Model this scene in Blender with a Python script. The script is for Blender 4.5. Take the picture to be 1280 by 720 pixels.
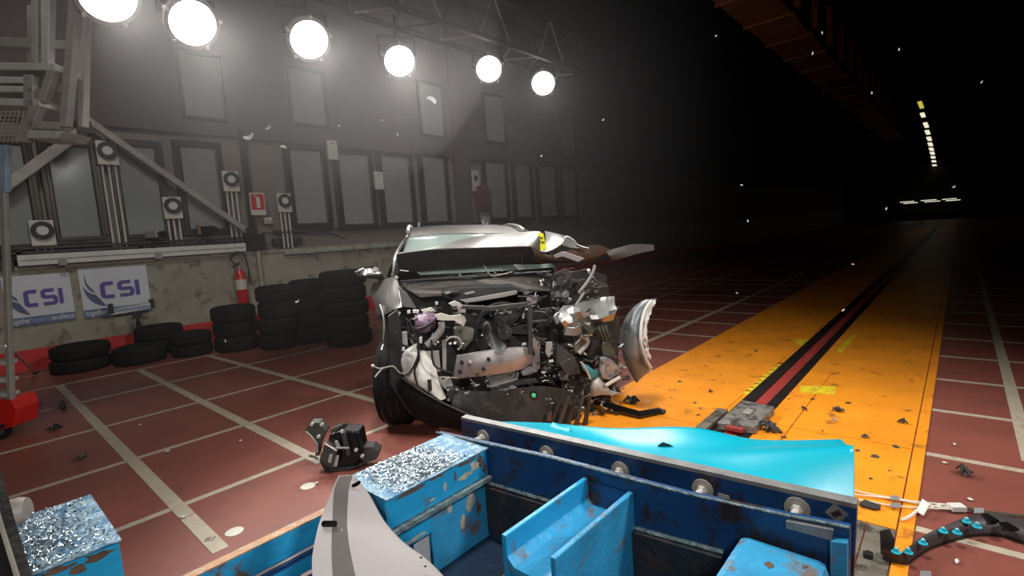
import bpy, math, random
from mathutils import Vector as V, Matrix
from math import radians as R, sin, cos, pi

for o in list(bpy.data.objects):
    bpy.data.objects.remove(o)
sc = bpy.context.scene
col = sc.collection
rnd = random.Random(7)

# ------------------------------------------------------------------ camera
CAM = V((-3.16, 1.19, 1.637)); YAW, PITCH, ROLL = R(41.661), R(6.080), R(-3.843); FPX = 633.55
fw = V((cos(YAW)*cos(PITCH), sin(YAW)*cos(PITCH), -sin(PITCH)))
rt = fw.cross(V((0, 0, 1))).normalized(); up = rt.cross(fw)
rt, up = rt*cos(ROLL)+up*sin(ROLL), up*cos(ROLL)-rt*sin(ROLL)
cd = bpy.data.cameras.new('camera'); cam = bpy.data.objects.new('camera', cd); col.objects.link(cam)
cam.matrix_world = Matrix(((rt.x, up.x, -fw.x, CAM.x), (rt.y, up.y, -fw.y, CAM.y), (rt.z, up.z, -fw.z, CAM.z), (0, 0, 0, 1)))
cd.sensor_fit = 'HORIZONTAL'; cd.sensor_width = 36; cd.lens = 36*FPX/1280; cd.clip_start = .05; cd.clip_end = 300
sc.camera = cam

# ------------------------------------------------------------------ world, exposure, main floods
sc.view_settings.view_transform = 'Standard'; sc.view_settings.look = 'None'
sc.view_settings.exposure = 0.0; sc.view_settings.gamma = 1.0
w = bpy.data.worlds.new('night_hall'); sc.world = w; w.use_nodes = True
w.node_tree.nodes['Background'].inputs[0].default_value = (.8, .85, 1, 1)
w.node_tree.nodes['Background'].inputs[1].default_value = 0.0

def spot(name, loc, target, power, size, blend=.6, radius=.2, color=(1, .97, .92)):
    l = bpy.data.lights.new(name, 'SPOT'); l.energy = power; l.spot_size = R(size); l.spot_blend = blend
    l.shadow_soft_size = radius; l.color = color
    o = bpy.data.objects.new(name, l); col.objects.link(o); o.location = loc
    o.rotation_euler = (V(target)-V(loc)).to_track_quat('-Z', 'Y').to_euler()
    return o
# flood banks of the hall out of frame: on the camera's side of the runway, and over the impact point; the washes are added to brighten the left wall
spot('flood_right_bank', (0.6, -3.2, 5.6), (0.5, 3.4, .3), 1450, 80, 1., .5)
spot('flood_overhead', (-1.4, 2.6, 6.6), (0.0, 3.2, 0), 1450, 64, 1., .5)
spot('added_wall_wash', (-2.2, 6.6, 7.8), (-0.4, 12.4, 1.2), 620, 92, 1., .6)
spot('added_wall_wash', (5.0, 9.0, 8.6), (7.0, 12.4, 2.2), 480, 105, 1., .6)
spot('flood_behind_camera', (-5.6, -.6, 3.6), (-.8, 5.0, 1.5), 520, 96, 1., .4)
FLOOD_POWER = 330
HAZE = .0075

# ------------------------------------------------------------------ helpers
def S(r, g, b):
    f = lambda c: (c/255/12.92) if c/255 <= .04045 else ((c/255+.055)/1.055)**2.4
    return (f(r), f(g), f(b))
MATS = {}
def M(name, rgb, rough=.5, metal=0., var=.25, scale=6., bump=0., bscale=40., dirt=None, dirt_amt=.0, dirt_scale=5., emit=0, coat=0., alpha=1., detail=6):
    if name in MATS: return MATS[name]
    m = bpy.data.materials.new(name); m.use_nodes = True; nt = m.node_tree; N = nt.nodes; L = nt.links
    b = N['Principled BSDF']
    c = S(*rgb)
    tc = N.new('ShaderNodeTexCoord'); no = N.new('ShaderNodeTexNoise'); no.inputs['Scale'].default_value = scale; no.inputs['Detail'].default_value = detail
    L.new(tc.outputs['Object'], no.inputs['Vector'])
    mx = N.new('ShaderNodeMix'); mx.data_type = 'RGBA'
    mx.inputs[6].default_value = (*[x*(1-var) for x in c], 1); mx.inputs[7].default_value = (*[min(1, x*(1+var)) for x in c], 1)
    rp = N.new('ShaderNodeValToRGB'); rp.color_ramp.elements[0].position = .3; rp.color_ramp.elements[1].position = .7
    L.new(no.outputs['Fac'], rp.inputs[0]); L.new(rp.outputs[0], mx.inputs[0])
    out = mx.outputs[2]
    if dirt:
        n2 = N.new('ShaderNodeTexNoise'); n2.inputs['Scale'].default_value = dirt_scale; n2.inputs['Detail'].default_value = 9; n2.inputs['Roughness'].default_value = .65
        L.new(tc.outputs['Object'], n2.inputs['Vector'])
        r2 = N.new('ShaderNodeValToRGB'); r2.color_ramp.elements[0].position = 1-dirt_amt-.06; r2.color_ramp.elements[1].position = 1-dirt_amt+.03
        L.new(n2.outputs['Fac'], r2.inputs[0])
        m2 = N.new('ShaderNodeMix'); m2.data_type = 'RGBA'; L.new(r2.outputs[0], m2.inputs[0]); L.new(out, m2.inputs[6]); m2.inputs[7].default_value = (*S(*dirt), 1)
        out = m2.outputs[2]
    L.new(out, b.inputs['Base Color'])
    b.inputs['Roughness'].default_value = rough; b.inputs['Metallic'].default_value = metal
    b.inputs['Coat Weight'].default_value = coat; b.inputs['Alpha'].default_value = alpha
    if bump:
        bn = N.new('ShaderNodeTexNoise'); bn.inputs['Scale'].default_value = bscale; bn.inputs['Detail'].default_value = 5
        L.new(tc.outputs['Object'], bn.inputs['Vector'])
        bp = N.new('ShaderNodeBump'); bp.inputs['Strength'].default_value = bump; bp.inputs['Distance'].default_value = .02
        L.new(bn.outputs['Fac'], bp.inputs['Height']); L.new(bp.outputs[0], b.inputs['Normal'])
    if emit:
        b.inputs['Emission Color'].default_value = (*c, 1); b.inputs['Emission Strength'].default_value = emit
    MATS[name] = m; return m

def ray(px, py): return fw+rt*((px-640)/FPX)+up*((360-py)/FPX)
def P(px, py, x=None, y=None, z=None, d=None):
    """world point seen at a photo pixel, on the plane x=, y= or z= (or at depth d)"""
    q = ray(px, py)
    if d is not None: return CAM+q*d
    i, v = (0, x) if x is not None else (1, y) if y is not None else (2, z)
    return CAM+q*((v-CAM[i])/q[i])

class MB:
    def __init__(s): s.v = []; s.f = []
    def add(s, vs, fs):
        n = len(s.v); s.v += [V(p) for p in vs]; s.f += [tuple(i+n for i in f) for f in fs]; return s
    def box(s, c, size, rot=None):
        c = V(c); h = V(size)/2; vs = []
        for z in (-1, 1):
            for x, y in ((-1, -1), (1, -1), (1, 1), (-1, 1)):
                p = V((x*h.x, y*h.y, z*h.z)); vs.append(c+(rot@p if rot else p))
        return s.add(vs, [(3, 2, 1, 0), (4, 5, 6, 7), (0, 1, 5, 4), (1, 2, 6, 5), (2, 3, 7, 6), (3, 0, 4, 7)])
    def bb(s, x0, x1, y0, y1, z0, z1): return s.box(((x0+x1)/2, (y0+y1)/2, (z0+z1)/2), (abs(x1-x0), abs(y1-y0), abs(z1-z0)))
    def prism(s, poly, off):
        n = len(poly); a = [V(p) for p in poly]; o = V(off)
        return s.add(a+[p+o for p in a], [tuple(range(n))[::-1], tuple(range(n, 2*n))]+[(i, (i+1) % n, n+(i+1) % n, n+i) for i in range(n)])
    def tube(s, pts, r, n=8, caps=True):
        pts = [V(p) for p in pts]; k = len(pts); rs = r if isinstance(r, (list, tuple)) else [r]*k
        base = len(s.v); prev = None
        for i, p in enumerate(pts):
            t = (pts[min(i+1, k-1)]-pts[max(i-1, 0)]).normalized()
            if prev is None:
                a = t.cross(V((0, 0, 1)) if abs(t.z) < .9 else V((1, 0, 0))).normalized()
            else:
                a = (prev-t*prev.dot(t)).normalized()
            prev = a; b = t.cross(a)
            s.v += [p+(a*cos(2*pi*j/n)+b*sin(2*pi*j/n))*rs[i] for j in range(n)]
        for i in range(k-1):
            for j in range(n):
                q = base+i*n; s.f.append((q+j, q+(j+1) % n, q+n+(j+1) % n, q+n+j))
        if caps:
            s.f.append(tuple(base+j for j in range(n))[::-1]); s.f.append(tuple(base+(k-1)*n+j for j in range(n)))
        return s
    def lathe(s, prof, o, axis, n=24, closed=False):
        """prof: (radius, height along axis)"""
        o = V(o); ax = V(axis).normalized(); a = ax.cross(V((0, 0, 1)) if abs(ax.z) < .9 else V((1, 0, 0))).normalized(); b = ax.cross(a)
        base = len(s.v); k = len(prof)
        for r, h in prof: s.v += [o+ax*h+(a*cos(2*pi*j/n)+b*sin(2*pi*j/n))*r for j in range(n)]
        for i in range(k if closed else k-1):
            for j in range(n):
                q = base+i*n; q2 = base+((i+1) % k)*n; s.f.append((q+j, q+(j+1) % n, q2+(j+1) % n, q2+j))
        if not closed:
            if prof[0][0] > 1e-4: s.f.append(tuple(base+j for j in range(n))[::-1])
            if prof[-1][0] > 1e-4: s.f.append(tuple(base+(k-1)*n+j for j in range(n)))
        return s
    def sheet(s, rows, th):
        """rows of points -> a thin solid sheet; th is the thickness vector"""
        m, n = len(rows), len(rows[0]); th = V(th); vs = [V(p) for r in rows for p in r]; N = m*n
        fs = []
        for i in range(m-1):
            for j in range(n-1):
                a = i*n+j; fs.append((a, a+1, a+n+1, a+n)); fs.append((N+a, N+a+n, N+a+n+1, N+a+1))
        rim = [j for j in range(n)]+[i*n+n-1 for i in range(1, m)]+[(m-1)*n+j for j in range(n-2, -1, -1)]+[i*n for i in range(m-2, 0, -1)]
        for q in range(len(rim)):
            a, b = rim[q], rim[(q+1) % len(rim)]; fs.append((b, a, N+a, N+b))
        return s.add(vs+[p+th for p in vs], fs)

def cr(pts, n):
    """Catmull-Rom through pts, n samples per span"""
    pts = [V(p) for p in pts]; out = []
    for i in range(len(pts)-1):
        p0, p1, p2, p3 = pts[max(i-1, 0)], pts[i], pts[i+1], pts[min(i+2, len(pts)-1)]
        for k in range(n):
            t = k/n; out.append(.5*((2*p1)+(p2-p0)*t+(2*p0-5*p1+4*p2-p3)*t*t+(3*p1-p0-3*p2+p3)*t**3))
    return out+[pts[-1]]
def crgrid(rows, nu, nv):
    rr = [cr(r, nu) for r in rows]
    cols = [cr([r[j] for r in rr], nv) for j in range(len(rr[0]))]
    return [[c[i] for c in cols] for i in range(len(cols[0]))]

def obj(name, mb, mat, parent=None, smooth=False, bevel=0., angle=35):
    me = bpy.data.meshes.new(name); me.from_pydata(mb.v, [], mb.f); me.update()
    me.materials.append(mat)
    o = bpy.data.objects.new(name, me); col.objects.link(o)
    if smooth:
        me.shade_smooth()
        if angle: me.set_sharp_from_angle(angle=R(angle))
    if bevel:
        b = o.modifiers.new('bevel', 'BEVEL'); b.width = bevel; b.segments = 2; b.limit_method = 'ANGLE'; b.angle_limit = R(40)
    if parent is not None: child(o, parent)
    return o
def child(o, parent):
    o.parent = parent
    m = parent.matrix_basis.copy(); p = parent
    while p.parent: m = p.parent.matrix_basis @ p.matrix_parent_inverse @ m; p = p.parent
    o.matrix_parent_inverse = m.inverted()
def tag(o, label, cat, group=None):
    o['label'] = label; o['category'] = cat
    if group: o['group'] = group
    return o
def thing(name, label, cat, loc=(0, 0, 0), group=None):
    o = bpy.data.objects.new(name, None); o.empty_display_size = .1; col.objects.link(o); o.location = loc
    return tag(o, label, cat, group)
def struct(name, mb, mat, parent=None, **k):
    o = obj(name, mb, mat, parent, **k)
    if parent is None: o['kind'] = 'structure'
    return o
def local(fn, *a): pass

# ------------------------------------------------------------------ materials
m_floor = M('red_floor_paint', (130, 74, 64), .42, 0, .12, 1.6, .05, 60, (120, 72, 62), .40, 3.5)
m_line = M('white_line_paint', (172, 160, 142), .6, 0, .1, 12, 0, 40, (136, 116, 100), .36, 14)
m_orange = M('orange_plate_paint', (234, 144, 34), .45, 0, .12, 2.2, .06, 30, (150, 96, 40), .36, 5)
m_pad = M('worn_grey_plate', (110, 104, 92), .65, .2, .3, 9, .3, 30, (60, 54, 46), .42, 8)
m_rail = M('dark_rail_steel', (46, 40, 36), .5, .5, .3, 6, .1, 30)
m_redstrip = M('red_rail_cover', (158, 56, 50), .5, 0, .15, 6, .05, 30, (110, 60, 50), .38, 12)
m_block = M('scuffed_block_steel', (128, 126, 120), .55, .3, .3, 14, .5, 25, (70, 66, 62), .45, 12)
m_conc = M('stained_concrete', (152, 146, 130), .8, 0, .14, 2.5, .15, 20, (108, 102, 88), .40, 3.2)
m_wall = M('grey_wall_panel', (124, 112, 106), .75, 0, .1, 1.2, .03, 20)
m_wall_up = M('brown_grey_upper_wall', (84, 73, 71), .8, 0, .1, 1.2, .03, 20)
m_redbase = M('red_wall_band', (190, 36, 34), .5, 0, .12, 4, .03, 20, (120, 50, 44), .36, 6)
m_frame = M('dark_bronze_frame', (58, 52, 48), .32, .5, .15, 5)
m_blind = M('grey_window_blind', (146, 142, 136), .7, 0, .05, 1.5)
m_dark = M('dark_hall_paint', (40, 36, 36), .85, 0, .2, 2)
m_truss = M('brown_truss_steel', (64, 44, 38), .6, .2, .2, 6)
m_trussd = M('pale_truss_steel', (170, 160, 150), .5, .5, .2, 6)
m_girder = M('girder_bounce_brown', (196, 148, 108), .6, 0, .15, 2.5)  # brown lightened to carry bounce light from the orange deck
m_alu = M('aluminium', (206, 204, 198), .4, .35, .12, 8, .05, 60)
m_alud = M('dull_grey_metal', (156, 150, 142), .5, .2, .15, 8, .05, 40)
m_white = M('off_white_plastic', (205, 203, 198), .5, 0, .06, 8)
m_cream = M('aged_white_paint', (200, 196, 184), .55, 0, .08, 6)
m_black = M('black_plastic', (36, 35, 35), .5, 0, .3, 9, .08, 40)
m_blackg = M('glossy_black_plastic', (20, 19, 19), .22, 0, .3, 9, .05, 40)
m_rubber = M('tyre_rubber', (30, 29, 29), .9, 0, .2, 9)
m_rubber.node_tree.nodes['Principled BSDF'].inputs['Specular IOR Level'].default_value = .15
m_red = M('red_extinguisher_paint', (196, 30, 26), .3, 0, .08, 6)
m_housing = M('lamp_housing_metal', (60, 58, 58), .45, .5, .2, 8)
m_lens = M('lit_lens', (255, 252, 246), .4, 0, 0, 3, emit=14)
m_tubelit = M('lit_tube_lamp', (238, 232, 205), .4, 0, 0, 3, emit=1.0)
m_tubelit2 = M('lit_tube_lamp_yellow', (214, 200, 80), .4, 0, 0, 3, emit=.8)
m_banner = M('banner_white', (206, 208, 214), .6, 0, .03, 3)
m_purple = M('banner_purple', (92, 80, 152), .6, 0, .03, 3)
m_navy = M('banner_slate_blue', (84, 92, 128), .6, 0, .05, 3)
m_strip = M('banner_strip_blue', (92, 108, 144), .6, 0, .05, 3)
m_pale = M('banner_pale_blue', (140, 156, 186), .6, 0, .03, 3)
# trolley
m_blue = M('blue_trolley_paint', (38, 152, 202), .38, 0, .14, 4, .2, 26, (100, 84, 72), .375, 6)
m_bluew = M('worn_blue_paint', (50, 144, 190), .45, 0, .2, 6, .3, 40, (112, 100, 90), .39, 7)
m_navyp = M('navy_blue_paint', (22, 62, 108), .4, 0, .2, 4, .2, 26, (44, 34, 30), .42, 6)
m_lip = M('grey_edge_steel', (128, 128, 128), .45, .2, .2, 14, .1, 30)
m_cyan = M('cyan_barrier_skin', (0, 166, 190), .32, 0, .05, 2, .02, 20)
m_weld = M('weathered_weld', (110, 128, 132), .6, .2, .5, 30, .8, 60)
m_foil = M('crinkled_foil', (206, 216, 222), .18, .95, .2, 30, .2, 60)
m_foilb = M('foil_dusted_paint', (150, 178, 196), .4, .3, .4, 26, .8, 70, (92, 140, 176), .46, 22)
m_panel = M('grey_panel_plastic', (150, 143, 143), .6, 0, .05, 3, .04, 90)
m_pstripe = M('dark_felt_strip', (84, 78, 78), .8, 0, .1, 12, .1, 90)
# car
m_paint = M('grey_car_paint', (104, 100, 96), .34, .6, .06, 3, coat=.4)
m_paintd = M('dark_primer_steel', (72, 66, 63), .5, .3, .25, 5, .1, 20)
m_under = M('brown_inner_bonnet', (92, 70, 58), .42, .4, .3, 5, .1, 16)
m_silver = M('crumpled_bright_aluminium', (192, 192, 190), .36, .85, .08, 9, .12, 14)
m_steel = M('galvanised_steel', (164, 156, 156), .42, .55, .12, 7, .06, 30)
m_resv = M('white_reservoir_plastic', (196, 194, 188), .45, 0, .1, 6, .06, 20)
m_violet = M('purple_fluid_tank', (128, 104, 126), .4, 0, .2, 8, .06, 20)
m_hose = M('grey_hose_rubber', (132, 130, 128), .5, 0, .1, 8)
m_olive = M('olive_plastic', (64, 64, 54), .5, 0, .3, 8, .1, 30)
m_engine = M('engine_plastic', (54, 52, 51), .55, 0, .3, 10, .15, 30)
m_pgrey = M('light_grey_plastic', (148, 144, 140), .5, 0, .12, 8, .06, 30)
m_yellow = M('yellow_marker_tape', (236, 226, 20), .5, 0, .05, 8)
m_yell = M('yellow_floor_tape', (222, 196, 36), .5, 0, .2, 12, 0, 40, (176, 132, 40), .42, 20)
m_green = M('green_marker_dot', (60, 190, 140), .4, 0, .05, 8)
m_tapegrey = M('grey_tape', (136, 136, 140), .5, .2, .1, 12)
m_cable = M('white_cable', (214, 208, 196), .5, 0, .05, 12)
m_clip = M('cyan_clip_plastic', (40, 172, 196), .4, 0, .1, 12)
m_teal = M('teal_smear_plastic', (70, 128, 138), .4, .3, .3, 10)

def glass(name, tint, mixf):
    m = bpy.data.materials.new(name); m.use_nodes = True; nt = m.node_tree; nt.nodes.clear()
    out = nt.nodes.new('ShaderNodeOutputMaterial'); t = nt.nodes.new('ShaderNodeBsdfTransparent'); g = nt.nodes.new('ShaderNodeBsdfPrincipled')
    t.inputs[0].default_value = (*tint, 1); g.inputs['Base Color'].default_value = (*tint, 1); g.inputs['Roughness'].default_value = .12
    mx = nt.nodes.new('ShaderNodeMixShader'); mx.inputs[0].default_value = mixf
    nt.links.new(t.outputs[0], mx.inputs[1]); nt.links.new(g.outputs[0], mx.inputs[2]); nt.links.new(mx.outputs[0], out.inputs[0])
    return m
m_pane = glass('window_glass', (.85, .87, .87), .12)
m_wind = glass('cracked_windscreen_glass', (.42, .52, .48), .72)
m_dglass = glass('dark_side_glass', (.05, .055, .055), .7)

# ------------------------------------------------------------------ room shell
WU, WL = 12.4, 12.2          # upper (window) wall and lower concrete wall faces
XF, YR, ZC = 75, -14, 11
floor = struct('floor', MB().bb(-8, XF, YR, 12.6, -.2, 0), m_floor)
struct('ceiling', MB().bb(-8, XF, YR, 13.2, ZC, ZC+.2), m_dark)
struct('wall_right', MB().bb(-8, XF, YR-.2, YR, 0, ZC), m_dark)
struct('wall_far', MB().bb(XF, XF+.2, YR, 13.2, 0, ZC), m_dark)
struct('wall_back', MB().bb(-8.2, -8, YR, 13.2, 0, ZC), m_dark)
wall = struct('wall_left', MB().bb(-8, XF, WU, WU+.6, 1.5, ZC), m_wall)
ZP = 1.64
low = obj('concrete_parapet', MB().bb(-8, XF, WL, WU+.6, 0, ZP), m_conc, wall)
obj('parapet_cap', MB().bb(-8, XF, WL-.03, WU, ZP-.06, ZP), M('parapet_cap_paint', (150, 144, 128), .7), wall)
def wx(px, py): return P(px, py, y=WU)
up0 = wx(30, 160).z
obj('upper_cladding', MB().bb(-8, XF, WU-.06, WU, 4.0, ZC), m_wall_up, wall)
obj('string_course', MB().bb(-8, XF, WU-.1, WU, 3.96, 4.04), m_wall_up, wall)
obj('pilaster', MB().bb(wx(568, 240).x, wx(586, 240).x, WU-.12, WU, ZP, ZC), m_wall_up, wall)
bs = struct('baseboard_left', MB().bb(-8, XF, WL-.015, WL, 0, .33), m_redbase)

# floor lines
def line(x0, x1, y0, y1): obj('painted_line', MB().bb(x0, x1, y0, y1, 0, .002), m_line, floor)
for px, py in ((74, 483), (176.7, 464.7), (270.5, 448.4)): pass
ys = [10.35, 8.95, 7.55, 6.27, 5.02]
for i, y in enumerate(ys): line(-6, XF if i < 4 else 3.5, y-.028, y+.028)
line(-6, 20, 11.62, 11.66)
def seg(a, b, wd, name='painted_line', mat=m_line, h=.0035):
    A, B = P(*a, z=0), P(*b, z=0); n = (B-A).cross(V((0, 0, 1))).normalized()*wd/2
    obj(name, MB().prism([A-n, B-n, B+n, A+n], (0, 0, h)), mat, floor)
seg((74, 482), (276, 688), .085); seg((175, 463), (402, 578), .085); seg((262, 445), (500, 510), .085)
# right-hand side and beyond the car
for k in range(0, 12):
    x = [-.02, 1.03, 2.0, 2.97, 3.95, 4.95, 6.0][k] if k < 7 else k+.0
    line(x-.028, x+.028, -9, 1.33)
    if k >= 2: line(x-.028, x+.028, 3.75, 7.2)
for a_, b_, c_ in ((1.2, .79, .87), (2.6, 4.43, 4.51), (-6, -2.2, -2.12)): obj('painted_line', MB().bb(a_, XF, b_, c_, 0, .0035), m_line, floor)
# orange runway plates
def plate(x0, x1, y0, y1, mat=m_orange, name='steel_plate'): obj(name, MB().bb(x0, x1, y0, y1, 0, .008), mat, floor)
plate(-3, 40, 1.335, 1.398)
plate(-.1, 1.04, 1.406, 2.14); plate(1.048, 2.65, 1.406, 2.14); plate(-.1, 1.04, 2.148, 2.34); plate(1.048, 2.65, 2.148, 2.34)
plate(2.658, 9, 1.406, 2.34); plate(9.008, 22, 1.406, 2.34); plate(22.008, 50, 1.406, 2.34)
plate(-1.0, .74, 2.68, 3.75); plate(.748, 5.2, 2.68, 3.75); plate(5.208, 14, 2.68, 3.75); plate(14.008, 50, 2.68, 3.75)
plate(.748, 2.5, 2.64, 2.672); plate(2.508, 50, 2.64, 2.672)
plate(-3, -.108, 1.53, 1.9, m_pad, 'grey_plate'); plate(-3, -.108, 1.406, 1.522, m_pad, 'grey_plate')
# tow rail: two dark bars and the red cover between them
obj('rail_bar', MB().bb(-.6, 50, 2.53, 2.635, 0, .014), m_rail, floor)
obj('rail_bar', MB().bb(-.6, 50, 2.345, 2.425, 0, .014), m_rail, floor)
obj('rail_cover', MB().bb(-.6, 50, 2.428, 2.527, 0, .007), m_redstrip, floor)
# yellow tape remains beside the rail, with ruler ticks
def fpoly(pts, mat, name, h=.0095, z0=0): return obj(name, MB().prism([P(*p, z=0)+V((0, 0, z0)) for p in pts], (0, 0, h)), mat, floor)
fpoly([(928, 494), (970, 457), (982, 457), (940, 494)], m_yell, 'tape_mark')
fpoly([(1000, 483), (1045, 484), (1043, 494), (1000, 492)], m_yell, 'tape_mark')
fpoly([(992, 425), (1018, 425), (1012, 432), (998, 432)], m_yell, 'tape_mark')
fpoly([(1044, 440), (1064, 420), (1070, 420), (1052, 442)], m_yell, 'tape_mark')
tk = MB()
for k in range(9):
    a = P(932+k*5, 490-k*4.4, z=0); b = P(938+k*5, 490.3-k*4.4, z=0); tk.prism([a, b, b+V((.02, 0, 0)), a+V((.02, 0, 0))], (0, 0, .011))
obj('tape_ticks', tk, m_black, floor)

# ------------------------------------------------------------------ windows in the left wall
def quad_wall(x0, x1, yt, yb, ymid=None):
    a, b, c, d = wx(x0, yt), wx(x1, yt), wx(x0, yb), wx(x1, yb)
    return (a.x+c.x)/2, (b.x+d.x)/2, (c.z+d.z)/2, (a.z+b.z)/2
WN = [0]
def window(x0, x1, yt, yb, fr=.13, handle=True):
    WN[0] += 1
    X0, X1, Z0, Z1 = quad_wall(x0, x1, yt, yb)
    w = bpy.data.objects.new('window_%d' % WN[0], None); col.objects.link(w); w.location = (X0, WU, Z0); w['kind'] = 'structure'
    D = WU-.09 if Z0 < 4 else WU-.12
    f = MB(); f.bb(X0-fr, X1+fr, D, WU, Z1, Z1+fr); f.bb(X0-fr, X1+fr, D, WU, Z0-fr, Z0); f.bb(X0-fr, X0, D, WU, Z0, Z1); f.bb(X1, X1+fr, D, WU, Z0, Z1)
    obj('window_frame', f, m_frame, w, bevel=.012)
    g = .035; f2 = MB(); f2.bb(X0-fr*.5, X1+fr*.5, D-.02, D, Z1+.02, Z1+fr*.5); f2.bb(X0-fr*.5, X1+fr*.5, D-.02, D, Z0-fr*.5, Z0-.02)
    f2.bb(X0-fr*.5, X0-.015, D-.02, D, Z0-.02, Z1+.02); f2.bb(X1+.015, X1+fr*.5, D-.02, D, Z0-.02, Z1+.02)
    obj('sash', f2, m_frame, w, bevel=.006)
    obj('blind', MB().bb(X0, X1, D+.05, D+.058, Z0, Z1), m_blind, w)
    obj('pane', MB().bb(X0, X1, D+.02, D+.026, Z0, Z1), m_pane, w)
    if handle: obj('handle', MB().bb((X0+X1)/2-.06, (X0+X1)/2+.06, D-.05, D-.02, Z0-fr*.6, Z0-fr*.35), m_black, w)
for a in ((-12, 35, 182, 304), (67, 117, 185, 296), (152, 198, 185, 293), (230, 272, 186, 286)): window(*a)
for a in ((365, 403, 189, 279), (425, 461, 193, 280), (478, 511, 196, 278), (529, 555, 197, 277), (607, 630, 203, 272), (643, 661, 207, 271), (673, 692, 209, 270), (702, 717, 212, 269)): window(*a, .15, False)
for a in ((226, 273, 72, 147), (362, 402, 92, 155), (523, 550, 107, 169), (604, 627, 122, 177), (698, 715, 141, 189)): window(*a, .07, False)

# wall fittings -------------------------------------------------------------
def onwall(px, py, y=WU-.1): return P(px, py, y=y)
ROUND = [((134, 188), 'round-faced wall unit highest up, between second and third windows'), ((53, 288), 'round-faced wall unit lowest and furthest left, by first window'),
         ((216, 257), 'round-faced wall unit between third and fourth windows, behind the diagonal brace'), ((289, 224), 'round-faced wall unit left of the tall dark post'), ((356, 251), 'round-faced wall unit right of the red extinguisher sign')]
for (px, py), lab in ROUND:
    c = onwall(px, py, WU-.2); s = .15
    t = thing('wall_signal_unit', 'white '+lab, 'wall unit', c, 'round-faced units on the left wall')
    obj('back_plate', MB().box(c+V((0, .04, -.04)), (s*2, .06, s*2.7)), m_cream, t, bevel=.01)
    obj('ring', MB().lathe([(s*.55, 0), (s*.55, .05), (s*.95, .05), (s*.95, 0)], c+V((0, .01, 0)), (0, -1, 0), 24, True), m_black, t, smooth=True)
    obj('disc', MB().lathe([(0, .03), (s*.5, .03), (s*.55, 0)], c+V((0, .01, 0)), (0, -1, 0), 24), m_white, t, smooth=True)
    for k in (-1, 0, 1): obj('conduit', MB().tube([c+V((k*.09, .07, -.2)), V((c.x+k*.09, c.y+.07, ZP+.02))], .018, 6), m_cream, t, smooth=True)
# flat conduit covers between windows
cb = MB()
for a in ((120, 146, 200, 306), ): pass
# red extinguisher sign
c = onwall(322, 255, WU-.22); t = thing('extinguisher_sign', 'red and white fire extinguisher sign on the wall beside dark post', 'sign', c)
obj('sign_board', MB().box(c, (.30, .02, .46)), m_cream, t)
obj('red_field', MB().box(c+V((0, -.012, .04)), (.26, .006, .32)), m_red, t)
e = MB().box(c+V((.01, -.018, .02)), (.07, .006, .2)); e.box(c+V((.01, -.018, .135)), (.04, .006, .03)); e.box(c+V((-.03, -.018, .15)), (.07, .006, .02), Matrix.Rotation(.5, 3, 'Y'))
obj('pictogram', e, m_white, t)
c = onwall(335, 276); t = thing('wall_socket', 'small pale socket box under extinguisher sign', 'socket', c)
obj('box', MB().box(c, (.16, .06, .14)), m_cream, t, bevel=.01); obj('flap', MB().box(c+V((0, -.035, -.02)), (.12, .01, .07)), m_pgrey, t)
c = onwall(594, 226); t = thing('notice_board', 'small pale framed notice beside the dark corner pilaster', 'notice', c)
obj('board', MB().box(c, (.34, .03, .62)), m_cream, t); obj('dark_print', MB().box(c+V((.02, -.018, .08)), (.14, .005, .16)), m_frame, t); obj('frame', MB().box(c+V((-.19, -.005, 0)), (.03, .04, .66)), m_black, t)
c = onwall(601, 247); t = thing('fire_hose_cabinet', 'dark red hooded cabinet below the pale notice', 'cabinet', c)
obj('cabinet_body', MB().prism([c+V((-.2, .08, .32)), c+V((.1, .08, .42)), c+V((.34, .08, .2)), c+V((.34, .08, -.42)), c+V((-.2, .08, -.42))], (0, -.22, 0)), M('dull_red_cabinet', (96, 50, 48), .6), t, bevel=.02)
obj('leg', MB().box(c+V((.12, 0, -.75)), (.34, .1, .62)), m_cream, t)
for (px, py, lab) in ((473, 226, 'small pale junction box between sixth and seventh windows'), (415, 188, 'small pale junction box above gap of fifth and sixth windows')):
    c = onwall(px, py); t = tag(obj('junction_box', MB().box(c, (.26, .08, .45)), m_cream, bevel=.015), lab, 'box'); obj('cover_screw', MB().box(c+V((0, -.045, .16)), (.03, .01, .03)), m_frame, t)
# dark post and rails
A = onwall(313, 150); t = thing('corner_post', 'tall dark steel post at the wall joint by the sign', 'post', (A.x, WU-.15, ZP))
px_ = onwall(312, 250, WU-.2).x
obj('post', MB().bb(px_-.045, px_+.045, WU-.22, WU-.12, ZP, 4.1), m_frame, t); obj('bracket', MB().bb(px_-.18, px_+.16, WU-.34, WU-.1, ZP+.02, ZP+.34), m_frame, t)
obj('downpipe', MB().tube([(px_+.02, WL-.06, .1), (px_+.02, WL-.06, ZP)], .05, 10), m_alud, t, smooth=True)
def beam(mb, a, b, wd, th=.1):
    a, b = V(a), V(b); d = (b-a).normalized(); n = V((0, 1, 0)); sdir = d.cross(n).normalized()*wd/2
    mb.prism([a-sdir, b-sdir, b+sdir, a+sdir], n*th); return mb
t = thing('wall_brace', 'long diagonal brace sloping right across third and fourth windows', 'brace', onwall(315, 292, WU-.3), 'diagonal braces')
obj('tube', beam(MB(), onwall(108, 148, WU-.32), onwall(316, 293, WU-.32), .12, .1), m_alud, t, bevel=.02); obj('foot_plate', MB().box(onwall(313, 291, WU-.3), (.2, .2, .2)), m_frame, t)
t = thing('wall_brace', 'shorter diagonal brace falling left across the first window', 'brace', onwall(0, 240, WU-.3), 'diagonal braces')
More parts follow.
